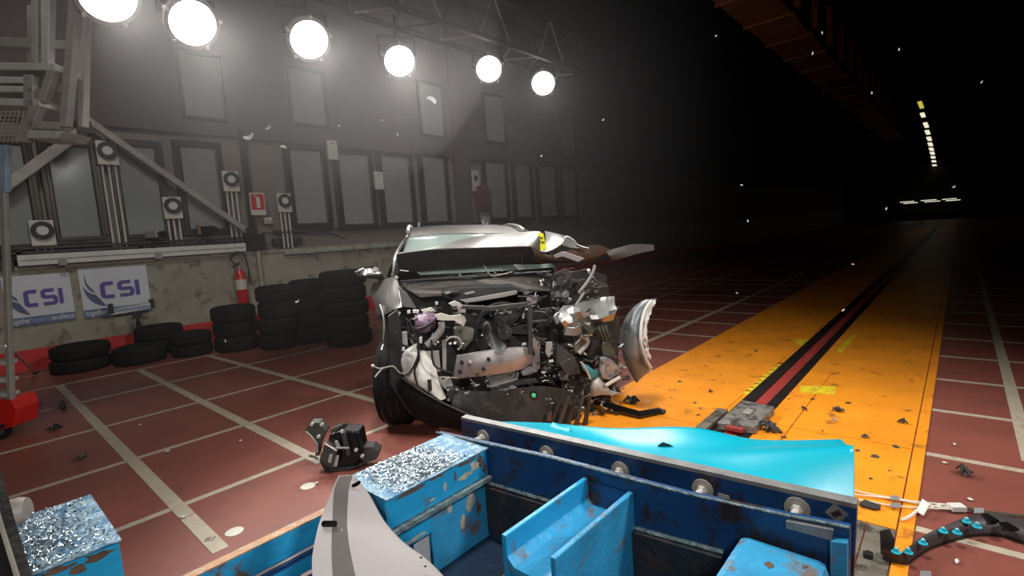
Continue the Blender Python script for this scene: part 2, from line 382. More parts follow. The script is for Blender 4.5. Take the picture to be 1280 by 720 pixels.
obj('tube', beam(MB(), onwall(108, 160, WU-.34), onwall(0, 238, WU-.34), .16, .1), m_alud, t, bevel=.02); obj('foot_plate', MB().box(onwall(104, 160, WU-.3), (.2, .2, .2)), m_frame, t)
# rails and white strip on the parapet
a, b = onwall(20, 324, WL+.02), onwall(304, 311, WL+.02)
def railz(p): return p.z
t = thing('rail_trunking', 'long white horizontal trunking along the parapet above the banners', 'trunking', a)
zz = (a.z+b.z)/2
def bar(name, p, q, h, y0, y1, mat):
    p, q = onwall(*p, y=y0), onwall(*q, y=y0)
    mb = MB().prism([p, q, q+V((0, 0, h)), p+V((0, 0, h))], (0, y1-y0, 0)); return mb
k = MB().box(((a.x+b.x)/2, WL-.06, ZP+.09), (b.x-a.x, .16, .17)); obj('channel', k, m_white, t, bevel=.01)
obj('groove', MB().box(((a.x+b.x)/2, WL-.142, ZP+.09), (b.x-a.x-.05, .006, .02)), m_pgrey, t)
for px in (75, 195): obj('clamp', MB().box((onwall(px, 320, WL).x, WL-.16, ZP+.03), (.1, .05, .1)), m_pgrey, t)
obj('end_block', MB().box((a.x-.22, WL-.02, ZP+.05), (.36, .1, .18)), m_black, t)
x0 = onwall(0, 310, WL).x; x1 = onwall(306, 290, WL).x
t = thing('camera_rail', 'dark double rail running above the white trunking', 'rail', (x0, WL+.04, ZP+.1), None)
for dz in (.19, .26): obj('rail_tube', MB().bb(x0-2, x1, WL+.02, WL+.1, ZP+dz, ZP+dz+.045), m_frame, t)
for xx in (x0+.2, (x0+x1)/2, x1-.2): obj('rail_foot', MB().bb(xx-.03, xx+.03, WL+.02, WL+.1, ZP, ZP+.27), m_frame, t)
x2, x3 = onwall(345, 290, WL).x, onwall(470, 290, WL).x
t = thing('wall_ledge', 'pale green-grey ledge board along the parapet behind the car', 'ledge', (x2, WL, ZP))
obj('board', MB().bb(x2+.1, x3+6, WL-.1, WL+.02, ZP-.13, ZP-.06), M('pale_green_paint', (150, 152, 136), .6), t, bevel=.01); obj('back_rail', MB().bb(x2, x3+6, WL+.1, WL+.14, ZP+.36, ZP+.42), m_frame, t)
obj('black_insert', MB().bb(x2-.05, x2+.6, WL+.08, WL+.14, ZP+.08, ZP+.24), m_black, t)
cbl = MB().tube(cr([V((x2-.3, WL-.02, ZP+.36)), V((x2+.7, WL-.02, ZP+.36)), V((x2+1.2, WL-.02, ZP+.3)), V((x2+1.6, WL-.03, ZP+.14))], 6), .018, 6)
tag(obj('wall_cable', cbl, m_black, smooth=True), 'dark cable drooping along the wall right of the sign', 'cable')
# two small cameras clamped on the rail
for (px, py, lab) in ((193, 293, 'small dark video camera on wall rail under third window'), (257, 287, 'small dark video camera on wall rail below fourth window, with ring mount')):
    c = onwall(px, py, WL-.06); t = thing('video_camera', lab, 'camera', V((c.x, c.y, ZP+.2)))
    c.z = max(c.z, ZP+.34)
    obj('body', MB().box(c, (.16, .3, .13), Matrix.Rotation(.35, 3, 'Z')), m_pgrey if px < 220 else m_blackg, t, bevel=.015)
    obj('lens', MB().lathe([(.05, 0), (.06, .1), (.045, .1), (.04, .06), (0, .06)], c+V((.05, -.14, 0)), (.35, -1, -.1), 14), m_blackg, t, smooth=True)
    obj('clamp_arm', MB().tube([c+V((0, .05, -.06)), V((c.x-.02, WL+.02, ZP+.24)), V((c.x, WL-.1, ZP-.02))], .022, 8), m_black, t, smooth=True)
    obj('knob', MB().lathe([(.03, 0), (.03, .05)], (c.x-.1, WL-.02, ZP+.26), (0, -1, 0), 10), m_black, t)
    if px > 220: obj('ring_mount', MB().lathe([(.045, -.01), (.06, -.01), (.06, .01), (.045, .01)], c+V((0, 0, .12)), (0, -1, 0), 14, True), m_alud, t, smooth=True); obj('side_panel', MB().box(c+V((-.12, 0, .0)), (.05, .08, .18)), M('brown_case', (120, 84, 52), .5), t)

# ------------------------------------------------------------------ banners
def flat(mb, pts, o, xd, zd, lift, th=.004):
    n = xd.cross(zd).normalized()
    if n.y > 0: n = -n
    mb.prism([o+xd*p[0]+zd*p[1]+n*lift for p in pts], n*th)
def stroke(mb, pts, wd, o, xd, zd, lift):
    pts = [V((p[0], p[1])) for p in pts]; l = []; r = []
    for i, p in enumerate(pts):
        d0 = (p-pts[i-1]).normalized() if i else None; d1 = (pts[i+1]-p).normalized() if i < len(pts)-1 else None
        d = ((d0 or d1)+(d1 or d0)).normalized(); n = V((-d.y, d.x)); s = 1/max(.5, n.dot(V((-(d1 or d0).y, (d1 or d0).x))))
        l.append(p+n*wd/2*s); r.append(p-n*wd/2*s)
    for i in range(len(pts)-1): flat(mb, [l[i], l[i+1], r[i+1], r[i]], o, xd, zd, lift)
def text_mesh(name, s, size, o, xd, zd, mat, parent, lift=.008, width=None, shear=0):
    cu = bpy.data.curves.new(name, 'FONT'); cu.body = s; cu.size = size; cu.offset = size*.012; cu.shear = shear
    to = bpy.data.objects.new(name, cu); col.objects.link(to)
    dg = bpy.context.evaluated_depsgraph_get(); me = bpy.data.meshes.new_from_object(to.evaluated_get(dg)); bpy.data.objects.remove(to)
    n = xd.cross(zd).normalized(); n = -n if n.y > 0 else n
    xs = [v.co.x for v in me.vertices]; k = width/(max(xs)-min(xs)) if width else 1
    for v in me.vertices: v.co = o+xd*(v.co.x*k)+zd*v.co.y+n*lift
    me.materials.append(mat); ob = bpy.data.objects.new(name, me); col.objects.link(ob)
    if parent: child(ob, parent)
    return ob
def banner(tl, tr, bl, br, lab):
    a, b, c, d = [P(*q, y=WL-.02) for q in (tl, tr, bl, br)]
    x0 = (a.x+c.x)/2; x1 = (b.x+d.x)/2; z0 = (c.z+d.z)/2; z1 = (a.z+b.z)/2
    W, H = x1-x0, z1-z0
    o = V((x0, WL-.02, z0)); xd = V((W, 0, 0)); zd = V((0, 0, H))
    t = thing('banner', lab, 'banner', o, 'white banners on the concrete wall')
    obj('sheet', MB().bb(x0, x1, WL-.02, WL-.004, z0, z1), m_banner, t)
    s = MB(); flat(s, [(0, 0), (1, 0), (1, .17), (0, .17)], o, xd, zd, .002); obj('blue_strip', s, m_strip, t)
    xn, zn = V((1, 0, 0)), V((0, 0, 1))
    for wd, u0, u1, mt in (('together', .02, .325, m_banner), ('toward', .345, .60, m_pale), ('excellence', .62, .975, m_banner)):
        text_mesh('slogan', wd, H*.155, o+V((W*u0, 0, H*.052)), xn, zn, mt, t, .009, W*(u1-u0))
    l = MB(); z_ = .40; h = .27; k = .045
    C = [(.465, z_+h), (.335, z_+h), (.305, z_+h-.03), (.305, z_+.03), (.335, z_), (.465, z_)]
    stroke(l, C, .07, o, xd, zd, .006)
    S_ = [(.725, z_+h), (.585, z_+h), (.555, z_+h-.03), (.555, z_+h/2+.02), (.58, z_+h/2), (.71, z_+h/2), (.735, z_+h/2-.025), (.735, z_+.03), (.71, z_), (.545, z_)]
    stroke(l, S_, .066, o, xd, zd, .006)
    stroke(l, [(.82, z_-.025), (.82, z_+h+.025)], .066, o, xd, zd, .006)
    obj('lettering', l, m_purple, t)
    q = MB()
    arc = lambda p0, p1, p2, n=10: [((1-t)**2*p0[0]+2*t*(1-t)*p1[0]+t*t*p2[0], (1-t)**2*p0[1]+2*t*(1-t)*p1[1]+t*t*p2[1]) for t in [i/n for i in range(n+1)]]
    def cres(A, B):
        for i in range(len(A)-1): flat(q, [A[i], A[i+1], B[i+1], B[i]], o, xd, zd, .006)
    cres(arc((.085, .90), (.03, .62), (.19, .50)), arc((.085, .90), (.07, .68), (.175, .56)))
    cres(arc((.035, .66), (.06, .28), (.33, .21)), arc((.035, .66), (.09, .50), (.20, .46)))
    obj('swoosh', q, m_navy, t)
    return t
banner((4, 350), (88, 337), (8, 411), (93, 399), 'white banner with purple letters and blue swoosh, left of the two')
banner((99, 338), (183, 329), (104, 399), (189, 388), 'white banner with purple letters, behind the tripod lamp bar')

# lamp bar on a tripod in front of the second banner
c = P(165, 386, y=11.9); t = thing('tripod_lamp_bar', 'small white lamp bar on black tripod before the right banner', 'lamp', (c.x+.1, c.y, 0))
obj('bar', MB().box(c, (.62, .08, .1), Matrix.Rotation(-.05, 3, 'Y')), m_white, t, bevel=.01)
for s in (-1, 1): obj('end_cap', MB().box(c+V((.29*s, -.01, .05)), (.06, .1, .16)), m_black, t)
obj('lens_strip', MB().box(c+V((0, -.045, .01)), (.5, .01, .05)), m_pale, t)
obj('head', MB().box(c+V((.06, 0, -.13)), (.14, .08, .1)), m_black, t)
for q in ((-.16, -.12), (.12, -.12), (.0, .15)): obj('leg', MB().tube([c+V((.06, 0, -.16)), V((c.x+.06+q[0], c.y+q[1], 0))], .016, 6), m_black, t)

# fire extinguisher
e = P(305, 383, y=WL-.14); topz = P(306, 331, y=WL-.14).z; h = topz-e.z
t = thing('fire_extinguisher', 'red fire extinguisher with white label hung on concrete wall', 'extinguisher', e)
r = .105
obj('cylinder', MB().lathe([(r*.8, 0), (r, .03), (r, h*.72), (r*.8, h*.82), (r*.35, h*.9), (r*.3, h*.93)], e, (0, 0, 1), 18), m_red, t, smooth=True)
obj('label', MB().lathe([(r+.003, h*.42), (r+.003, h*.66)], e, (0, 0, 1), 18), m_cream, t, smooth=True)
obj('valve', MB().lathe([(.035, h*.9), (.04, h*1.0), (.02, h*1.02)], e, (0, 0, 1), 10), m_alud, t)
obj('handle', MB().box(e+V((-.05, -.02, h*1.03)), (.16, .03, .025), Matrix.Rotation(-.3, 3, 'Y')), m_black, t)
obj('hose', MB().tube(cr([e+V((.02, -.02, h*.97)), e+V((-.14, -.03, h*1.12)), e+V((-.08, -.03, h*1.3)), e+V((.08, -.03, h*1.28)), e+V((.15, -.03, h*1.0)), e+V((.16, -.02, h*.55))], 6), .016, 7), m_black, t, smooth=True)
obj('wall_hook', MB().box(e+V((0, .1, h*.8)), (.08, .08, .05)), m_black, t)

# ------------------------------------------------------------------ tyres
def tyre_mesh(rad, wdt, n=30):
    rim = rad*.62; hw = wdt/2
    prof = [(rim, -hw*.72), (rim*1.05, -hw*.9), (rad*.82, -hw), (rad*.94, -hw*.86), (rad, -hw*.62), (rad, -hw*.34), (rad*.975, -hw*.31), (rad*.975, -hw*.25), (rad, -hw*.22), (rad, hw*.22), (rad*.975, hw*.25), (rad*.975, hw*.31), (rad, hw*.34), (rad, hw*.62), (rad*.94, hw*.86), (rad*.82, hw), (rim*1.05, hw*.9), (rim, hw*.72), (rim*1.02, 0)]
    return MB().lathe(prof, (0, 0, 0), (0, 0, 1), n, True)
tyre_src = None
def tyre(x, y, z, rad, wdt, lab, tilt=(0, 0, 0)):
    global tyre_src
    if tyre_src is None:
        tyre_src = obj('tyre', tyre_mesh(.37, .22), m_rubber, smooth=True, angle=50); o = tyre_src
    else:
        o = tyre_src.copy(); col.objects.link(o)
    o.location = (x, y, z+wdt/2); o.rotation_euler = tilt; o.scale = (rad/.37, rad/.37, wdt/.22)
    tag(o, lab, 'tyre', 'old tyres piled along the wall')
ordn = ['bottom', 'second from bottom', 'third from bottom', 'fourth from bottom', 'fifth from bottom']
def stack(px, py, n, rad, wdt, where, yoff=0):
    p = P(px, py, z=0); v = V((p.x-CAM.x, p.y-CAM.y, 0)).normalized(); c = p+v*(rad+yoff)
    for k in range(n):
        l = ('top' if k == n-1 and n > 1 else ordn[k]) if n > 1 else 'single'
        tyre(c.x+rnd.uniform(-.03, .03), c.y+rnd.uniform(-.03, .03), wdt*k+.001, rad, wdt, 'black car tyre, %s, %s' % (l, where) if n > 1 else 'black car tyre lying alone, '+where)
stack(104, 466, 2, .37, .20, 'of two stacked under the left banner')
stack(176, 457, 1, .36, .27, 'right of the two stacked under the left banner')
tx = P(207, 432, y=11.35)
for k in range(2): tyre(tx.x+.02*k, 11.72, .23*k+.001, .36, .23, 'black car tyre, %s of the pair behind the tripod, against the wall' % ('top' if k else 'bottom'))
stack(244, 446, 2, .30, .19, 'of the low pair left of the three-tyre stack')
stack(299, 440, 3, .34, .25, 'of the three-tyre stack under the extinguisher')
stack(351, 438, 4, .315, .262, 'of the left four-tyre stack in the pile')
stack(391, 434, 4, .30, .272, 'of the right four-tyre stack, next to the tallest', .32)
stack(437, 434, 5, .37, .245, 'of the tallest stack, nearest the car')

# ------------------------------------------------------------------ floodlights, truss, ceiling
YL = 7.5
LAMPS = [((133, -8), .27, 'first floodlight from the left, cut by the top edge'), ((240, 28), .25, 'second floodlight from the left, very bright and large'), ((386, 49), .25, 'third floodlight from the left'),
         ((499, 76), .235, 'fourth floodlight from the left'), ((611, 86), .235, 'fifth floodlight from the left'), ((679, 104), .24, 'rightmost floodlight, last under the end of the truss')]
LP = []
for (px, py), r, lab in LAMPS:
    c = P(px, py, y=YL); LP.append(c); tgt = V((CAM.x*.35+.3, 2.6, .6)); ax = (tgt-c).normalized()
    t = thing('floodlight', 'lit round '+lab, 'floodlight', c, 'lit floodlights hung in a row')
    obj('housing', MB().lathe([(r*.35, -.42), (r*.7, -.34), (r*.98, -.1), (r*1.02, 0)], c, ax, 24), m_housing, t, smooth=True)
    obj('rim', MB().lathe([(r*.93, -.02), (r*1.1, -.02), (r*1.1, .03), (r*.93, .035)], c, ax, 28, True), m_alud, t, smooth=True)
    obj('lens', MB().lathe([(0, .02), (r*.5, .015), (r*.94, 0)], c, ax, 28), m_lens, t, smooth=True)
    sd = ax.cross(V((0, 0, 1))).normalized(); u2 = sd.cross(ax)
    for k in range(5):
        a = 2*pi*k/5+.3; q = c+ax*.03+(sd*cos(a)+u2*sin(a))*r*1.1; obj('clip', MB().tube([q-ax*.05, q+ax*.02], .022, 6), m_alu, t)
    yk = MB().tube([c+sd*r*1.1-ax*.12, c+sd*r*1.15+V((0, 0, .3))-ax*.15, c-sd*r*1.15+V((0, 0, .3))-ax*.15, c-sd*r*1.1-ax*.12], .022, 6); obj('yoke', yk, m_housing, t)
    obj('hanger', MB().tube([c+V((0, 0, .3))-ax*.15, V((c.x, YL, c.z+.62))-ax*.1], .03, 8), m_housing, t)
    spot('floodlight_beam', c+ax*.08, tgt, FLOOD_POWER, 62, .7, r*.6)
# lighting truss
t = thing('lighting_truss', 'long brown lattice truss carrying the floodlights below ceiling', 'truss', P(600, 30, y=YL))
def tp(px, py): return P(px, py, y=YL)
a0, a1 = tp(440, -20), tp(712, 58); z0 = (a0.z+a1.z)/2
xe = a1.x; xs = -4.0
zb = LP[3].z+.62; zt = zb+.75
ch = []
for (yy, zz) in ((YL-.3, zb), (YL+.3, zb), (YL-.3, zt), (YL+.3, zt)):
    obj('chord', MB().tube([(xs, yy, zz), (xe, yy, zz)], .05, 8), m_truss, t, smooth=True)
k = 0; x = xs
while x < xe-.3:
    obj('diagonal', MB().tube([(x, YL-.3, zb), (x+.4, YL-.3, zt), (x+.8, YL-.3, zb)], .02, 6), m_trussd if k % 2 else m_truss, t)
    obj('diagonal', MB().tube([(x, YL-.3, zb), (x+.4, YL+.3, zb), (x+.8, YL-.3, zb)], .018, 6), m_trussd if k % 2 == 0 else m_truss, t)
    x += .8; k += 1
obj('end_frame', MB().tube([(xe, YL-.3, zb), (xe, YL+.3, zb), (xe, YL+.3, zt), (xe, YL-.3, zt), (xe, YL-.3, zb)], .05, 8), m_truss, t)
for xx in (-2, 2, 6): obj('suspension_rod', MB().tube([(xx, YL, zt), (xx, YL, ZC)], .03, 6), m_truss, t)
# box girder under the ceiling, along the runway
G0, G1 = P(940, 37, z=7), P(1010, 37, z=7)
t = thing('box_girder', 'brown panelled box girder hanging under the dark ceiling', 'girder', (20, 5.3, 7))
xg = 4.0
while xg < 46:
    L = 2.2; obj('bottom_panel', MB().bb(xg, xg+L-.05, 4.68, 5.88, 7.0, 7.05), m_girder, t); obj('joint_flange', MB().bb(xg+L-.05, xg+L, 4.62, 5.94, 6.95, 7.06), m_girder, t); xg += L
for yy in (4.62, 5.88): obj('side_web', MB().bb(4, 46, yy, yy+.06, 7.03, 8.2), m_dark, t)
xg = 6
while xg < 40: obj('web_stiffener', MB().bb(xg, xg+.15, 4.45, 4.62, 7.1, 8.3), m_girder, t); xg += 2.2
for k, (xx, zz) in enumerate(((20, 8.4), (33, 8.6))):
    t = tag(obj('ceiling_beam', MB().bb(xx, xx+.3, YR, 4.4, zz, zz+.6), m_dark), 'dark cross beam under the ceiling, %s of two' % ('nearer' if k == 0 else 'farther'), 'beam')
# far lamps
ROW = [(1151, 132, 8), (1153.5, 144.5, 5), (1157.5, 157, 6), (1159.5, 166, 5), (1161.5, 174, 4.5), (1163, 181, 4), (1164.3, 187, 3.5), (1165.4, 192, 3), (1166.4, 197, 2.5), (1167.3, 202, 2.2), (1168.2, 207, 2)]
for i, (px, py, hh) in enumerate(ROW):
    c = P(px, py, z=6.2); d = (c-CAM).dot(fw); s = d/FPX
    a = P(px, py-hh/2, z=6.2); b = P(px, py+hh/2, z=6.2); L = min(abs(b.x-a.x), 4)
    t = thing('ceiling_lamp', 'lit ceiling lamp in the far row, %s' % ['yellowish and nearest', 'second from the nearest', 'third from the nearest', 'fourth from the nearest', 'fifth from the nearest', 'in the middle of eleven', 'fifth from the farthest', 'fourth from the farthest', 'third from the farthest', 'second from the farthest', 'smallest and farthest'][i], 'lamp', c, 'far row of ceiling lamps')
    obj('lit_tube', MB().bb(c.x-L/2, c.x+L/2, c.y-2.0*s, c.y+2.0*s, 6.2, 6.25), m_tubelit if i else m_tubelit2, t)
    obj('casing', MB().bb(c.x-L/2-.05, c.x+L/2+.05, c.y-2.6*s, c.y+2.6*s, 6.255, 6.35), m_dark, t)
for i, (px, py, wd) in enumerate(((1136, 253, 17), (1163, 251, 18), (1189, 249.5, 16))):
    c = P(px, py, x=74.6); s = 74/FPX*.8
    t = thing('tube_lamp', 'lit double tube lamp on the far wall, %s of three' % ('left', 'middle', 'right')[i], 'lamp', c, 'tube lamps on the far wall')
    for dz, dx in ((.9, -2), (-.9, 2)):
        obj('lit_tube', MB().box(c+V((0, -dx*s*.9, dz*s*1.1)), (.1, wd*s*.85, .8*s)), m_tubelit, t)
    obj('casing', MB().box(c+V((.2, 0, 0)), (.2, wd*s*.95, 4*s)), m_dark, t)

# ------------------------------------------------------------------ access tower, upper left
D = 4.9
def T(px, py, d=D): return P(px, py, d=d)
base = P(6, 538, z=0)
t = thing('access_tower', 'grey metal stair tower at left edge with red foot', 'tower', base)
def strip(name, pts, mat, depth=.08, bevel=.008, back=0): return obj(name, MB().prism([T(x, y)+fw*back for x, y in pts], V((fw.x, fw.y, 0)).normalized()*depth), mat, t, bevel=bevel)
strip('post', [(86, -12), (98, -12), (83, 158), (73, 158)], m_alud)
strip('post', [(38, -12), (46, -12), (46, 80), (38, 80)], m_alud); strip('post', [(50, -12), (62, -12), (60, 80), (51, 80)], m_alu)
strip('post', [(2, -12), (9, -12), (9, 90), (2, 90)], m_alud, back=.25)
strip('back_post', [(62, -12), (75, -12), (71, 146), (64, 146)], m_white, back=.3)
strip('cross_rail', [(-20, 40), (83, 46), (81, 57), (-20, 53)], m_alud, back=.08); strip('cross_rail', [(57, 101), (77, 102), (76, 112), (57, 112)], m_alud, back=.08)
strip('back_frame', [(16, -12), (19, -12), (17, 38), (38, 38), (38, 41), (13, 41)], m_white, .03, 0, .3)
def tread(pts, dz=.5): # a step: top visible from below its front lip
    return strip('tread', pts, m_alu, .35)
tread([(-20, 77), (69, 79), (69, 88), (-20, 87)]); tread([(-20, 95), (38, 96), (38, 104), (-20, 104)]); tread([(-20, 106), (44, 108), (40, 115), (-20, 115)]); tread([(-20, 122), (50, 124), (50, 133), (-20, 131)]); tread([(33, 162), (79, 164), (70, 173), (33, 173)])
strip('bracket', [(58, 87), (69, 87), (54, 128), (45, 125)], m_alud); strip('bracket', [(36, 133), (50, 133), (32, 178), (16, 176)], m_alud)
strip('bracket', [(28, 93), (40, 93), (42, 134), (28, 134)], m_alud)
strip('toe_board', [(33, 150), (76, 152), (72, 162), (33, 161)], m_alud, .06)
g = MB()
for k in range(8): x = -14+k*5.5; g.tube([T(x+6, 138), T(x-4, 178)], .006, 5)
for k in range(8): y = 140+k*5; g.tube([T(-16, y), T(26-(y-138)*.25, y)], .006, 5)
obj('grating', g, m_alud, t)
strip('blue_post', [(-6, 182), (8, 180), (7, 240), (-6, 242)], M('pale_blue_paint', (132, 152, 172), .5), .06)
# ladder stile, red foot and wheel, outrigger rod
strip('stile', [(-1, 235), (5, 235), (14, 502), (8, 502)], m_alud, .05)
for y in (432, 452, 474, 492): strip('rung', [(-14, y), (6+(y-430)*.07, y), (6+(y-430)*.07, y+5), (-14, y+5)], m_alu, .12)
strip('red_foot', [(-14, 503), (13, 498), (20, 512), (18, 533), (-14, 543)], m_red, .25)
w_ = T(3, 540); obj('wheel', MB().lathe([(.05, -.03), (.07, -.03), (.07, .03), (.05, .03)], V((w_.x, w_.y, .07)), rt, 16, True), m_rubber, t, smooth=True)
obj('outrigger', MB().tube([T(8, 432), P(45, 466, z=.012)], .012, 8), m_alu, t, smooth=True); obj('rubber_foot', MB().lathe([(.03, 0), (.03, .04)], P(45, 468, z=0), (0, 0, 1), 10), m_rubber, t)

# thin haze of dust and smoke hanging under the lights
hz = bpy.data.materials.new('smoke_haze'); hz.use_nodes = True; hz.node_tree.nodes.clear()
ho = hz.node_tree.nodes.new('ShaderNodeOutputMaterial'); hv = hz.node_tree.nodes.new('ShaderNodeVolumeScatter')
hv.inputs['Color'].default_value = (.95, .93, .95, 1); hv.inputs['Density'].default_value = HAZE; hv.inputs['Anisotropy'].default_value = .35
hz.node_tree.links.new(hv.outputs[0], ho.inputs['Volume'])
def puff(lab, c, r3, dens):
    m = hz.copy(); m.node_tree.nodes['Volume Scatter'].inputs['Density'].default_value = dens
    mb = MB().lathe([(sin(pi*k/14), -cos(pi*k/14)) for k in range(15)], (0, 0, 0), (0, 0, 1), 28)
    mb.v = [V((c[0]+v.x*r3[0], c[1]+v.y*r3[1], c[2]+v.z*r3[2])) for v in mb.v]
    h = obj('smoke_haze', mb, m, smooth=True); h['kind'] = 'stuff'; tag(h, lab, 'haze')
puff('thin grey smoke haze hanging before the left wall', (2.5, 8.2, 3.6), (8.5, 5.0, 5.2), HAZE)
puff('denser pale smoke round the three left floodlights', (-.4, 7.6, 4.3), (2.9, 3.2, 2.3), HAZE*2.6)
# ------------------------------------------------------------------ barrier trolley
X1, X2 = -1.2, -1.4
t = cart = thing('barrier_trolley', 'blue welded steel barrier trolley filling the foreground', 'trolley', (-2, 2.4, 0))
def px1(x, y): return P(x, y, x=X1)
def px2(x, y): return P(x, y, x=X2)
bp = [px1(577, 524), px1(1071, 632), px1(1066, 735), px1(577, 640)]
obj('backing_plate', MB().prism(bp, (.03, 0, 0)), m_navyp, t)
a, b = px1(577, 522), px1(1071, 631)
obj('edge_lip', MB().prism([a+V((-.005, 0, -.012)), b+V((-.005, 0, -.012)), b+V((-.005, 0, .004)), a+V((-.005, 0, .004))], (.042, 0, .004)), m_lip, t)
fp = [px2(546, 541), px2(690, 573), px2(860, 618), px2(984, 645), px2(1062, 660)]
obj('front_plate', MB().prism(fp+[V((X2, 1.43, .05)), V((X2, 3.40, .05))], (.03, 0, 0)), m_navyp, t)
obj('plate_edge', MB().tube([p+V((-.004, 0, .004)) for p in fp], .005, 6), m_weld, t)
wb = [px2(611, 604), px2(672, 622), px2(779, 654), px2(905, 690)]
obj('weld_bead', MB().tube(cr([p+V((-.005, 0, rnd.uniform(-.006, .006))) for p in wb], 8), .009, 6), m_weld, t, smooth=True)
obj('stiffener', MB().prism([p+V((-.03, 0, -.01)) for p in wb]+[p+V((-.03, 0, -.26)) for p in wb[::-1]], (.03, 0, 0)), M('rusty_dark_plate', (40, 44, 50), .6, .2, .3, 5, .3, 30, (70, 52, 42), .42, 7), t)
for k, (x, y) in enumerate(((605, 546), (684, 567), (776, 588), (879, 611), (997, 635))):
    c = px1(x, y); bo = obj('bolt', MB().tube([c, c+V((-.165, .0, .01))], .0125, 10), m_alu, t, smooth=True)
    obj('washer', MB().lathe([(.012, 0), (.043, 0), (.043, .012), (.012, .014)], c, (-1, 0, 0), 20, True), m_alud, bo, smooth=True)
    obj('nut', MB().lathe([(.0, .028), (.02, .028), (.021, .012), (0, .012)], c, (-1, 0, 0), 6), m_alu, bo)
c = px1(1046, 641); obj('torn_sticker', MB().box(c+V((-.004, 0, 0)), (.004, .05, .05), Matrix.Rotation(.6, 3, 'X')), m_lip, t)
obj('sticker_mark', MB().box(c+V((-.008, .0, 0)), (.003, .018, .03), Matrix.Rotation(.9, 3, 'X')), m_black, t)
obj('tape_patch', MB().box(px1(905, 622)+V((-.004, 0, 0)), (.003, .045, .03)), m_pgrey, t)
obj('grey_bracket', MB().prism([px2(984, 648)+V((-.02, 0, 0)), px2(1043, 659)+V((-.02, 0, 0)), px2(1041, 672)+V((-.02, 0, 0)), px2(984, 657)+V((-.02, 0, 0))], (.02, 0, 0)), m_lip, t)
# left box beam, its worn side plate with an opening
obj('side_beam', MB().bb(-2.03, -1.405, 3.0, 3.31, .405, .55), m_blue, t, bevel=.008)
obj('beam_top_plate', MB().bb(-2.03, -1.405, 2.985, 3.325, .55, .556), m_foilb, t)
obj('lower_flange', MB().bb(-2.03, -1.405, 2.975, 3.03, .385, .405), m_weld, t)
sp = MB(); sp.bb(-1.78, -1.405, 3.03, 3.05, .06, .39); obj('side_plate', sp, m_bluew, t)
sp = MB(); sp.bb(-2.03, -1.78, 3.03, 3.05, .27, .39); obj('side_plate', sp, m_blue, t)
obj('opening_frame', MB().bb(-1.9, -1.87, 3.05, 3.2, .06, .39), m_navyp, t)
obj('floor_plate', MB().bb(-3.2, -1.41, 1.45, 3.3, .04, .06), M('dark_pit_paint', (22, 40, 62), .5, .1, .3, 5, .2, 30), t)
# bare and rusty paint patches with ragged outlines along the worn edges
def patch(cx, cz, y, w_, h_, mat, seed, name='bare_patch', top=None):
    r = random.Random(seed); n = 11; pts = []
    for k in range(n):
        a = 2*pi*k/n; q_ = r.uniform(.45, 1.1); pts.append((cx+cos(a)*w_*q_, sin(a)*h_*q_))
    if top is None: poly = [(x, y, cz+z) for x, z in pts]; off = (0, -.0015, 0)
    else: poly = [(x, y+z, cz) for x, z in pts]; off = (0, 0, .0015)
    obj(name, MB().prism(poly, off), mat, t)
m_rust = M('rust_brown', (96, 72, 56), .7, 0, .35, 30, .3, 50); m_bare = M('bare_pale_primer', (176, 170, 152), .6, 0, .25, 30, .2, 50)
for k, (cx, cz, w_, h_, mt_) in enumerate(((-1.9, .53, .09, .012, m_rust), (-1.74, .535, .05, .008, m_rust), (-1.55, .53, .07, .01, m_rust), (-1.50, .49, .05, .03, m_bare), (-1.56, .47, .06, .02, m_bare), (-1.46, .50, .02, .035, m_rust), (-1.7, .47, .012, .03, m_bare), (-1.78, .44, .03, .008, m_bare), (-1.63, .49, .01, .03, m_rust), (-1.43, .45, .02, .04, m_rust))): patch(cx, cz, 2.9995, w_, h_, mt_, k)
for k, (cx, cz, w_, h_, mt_) in enumerate(((-1.52, .3, .035, .06, m_bare), (-1.58, .22, .02, .05, m_bare), (-1.47, .25, .02, .05, m_rust), (-1.9, .285, .09, .012, m_bare), (-1.66, .33, .02, .03, m_bare))): patch(cx, cz, 3.029, w_, h_, mt_, k+20)
for k, (cx, cz, w_, h_, mt_) in enumerate(((-1.45, .55, .04, .008, m_rust), (-1.6, .54, .035, .012, m_rust), (-1.74, .545, .025, .01, m_rust), (-1.43, .3, .02, .2, m_rust), (-1.8, .34, .012, .07, m_bare), (-1.55, .37, .06, .006, m_bare))): patch(cx, cz, 2.177, w_, h_, mt_, k+40)
for k, (cx, cy, w_, h_) in enumerate(((-1.55, 1.62, .02, .015), (-1.62, 1.56, .02, .02), (-1.7, 1.66, .015, .015), (-1.5, 1.53, .012, .01), (-1.78, 1.6, .02, .012))): patch(cx, .5505, cy, w_, h_, m_rust, k+60, top=1)
for k, (cx, cz, w_, h_) in enumerate(((-2.9, .57, .05, .02), (-3.0, .575, .06, .015), (-3.12, .57, .05, .02), (-2.96, .55, .03, .025))): patch(cx, cz, 3.5295, w_, h_, m_rust, k+70)
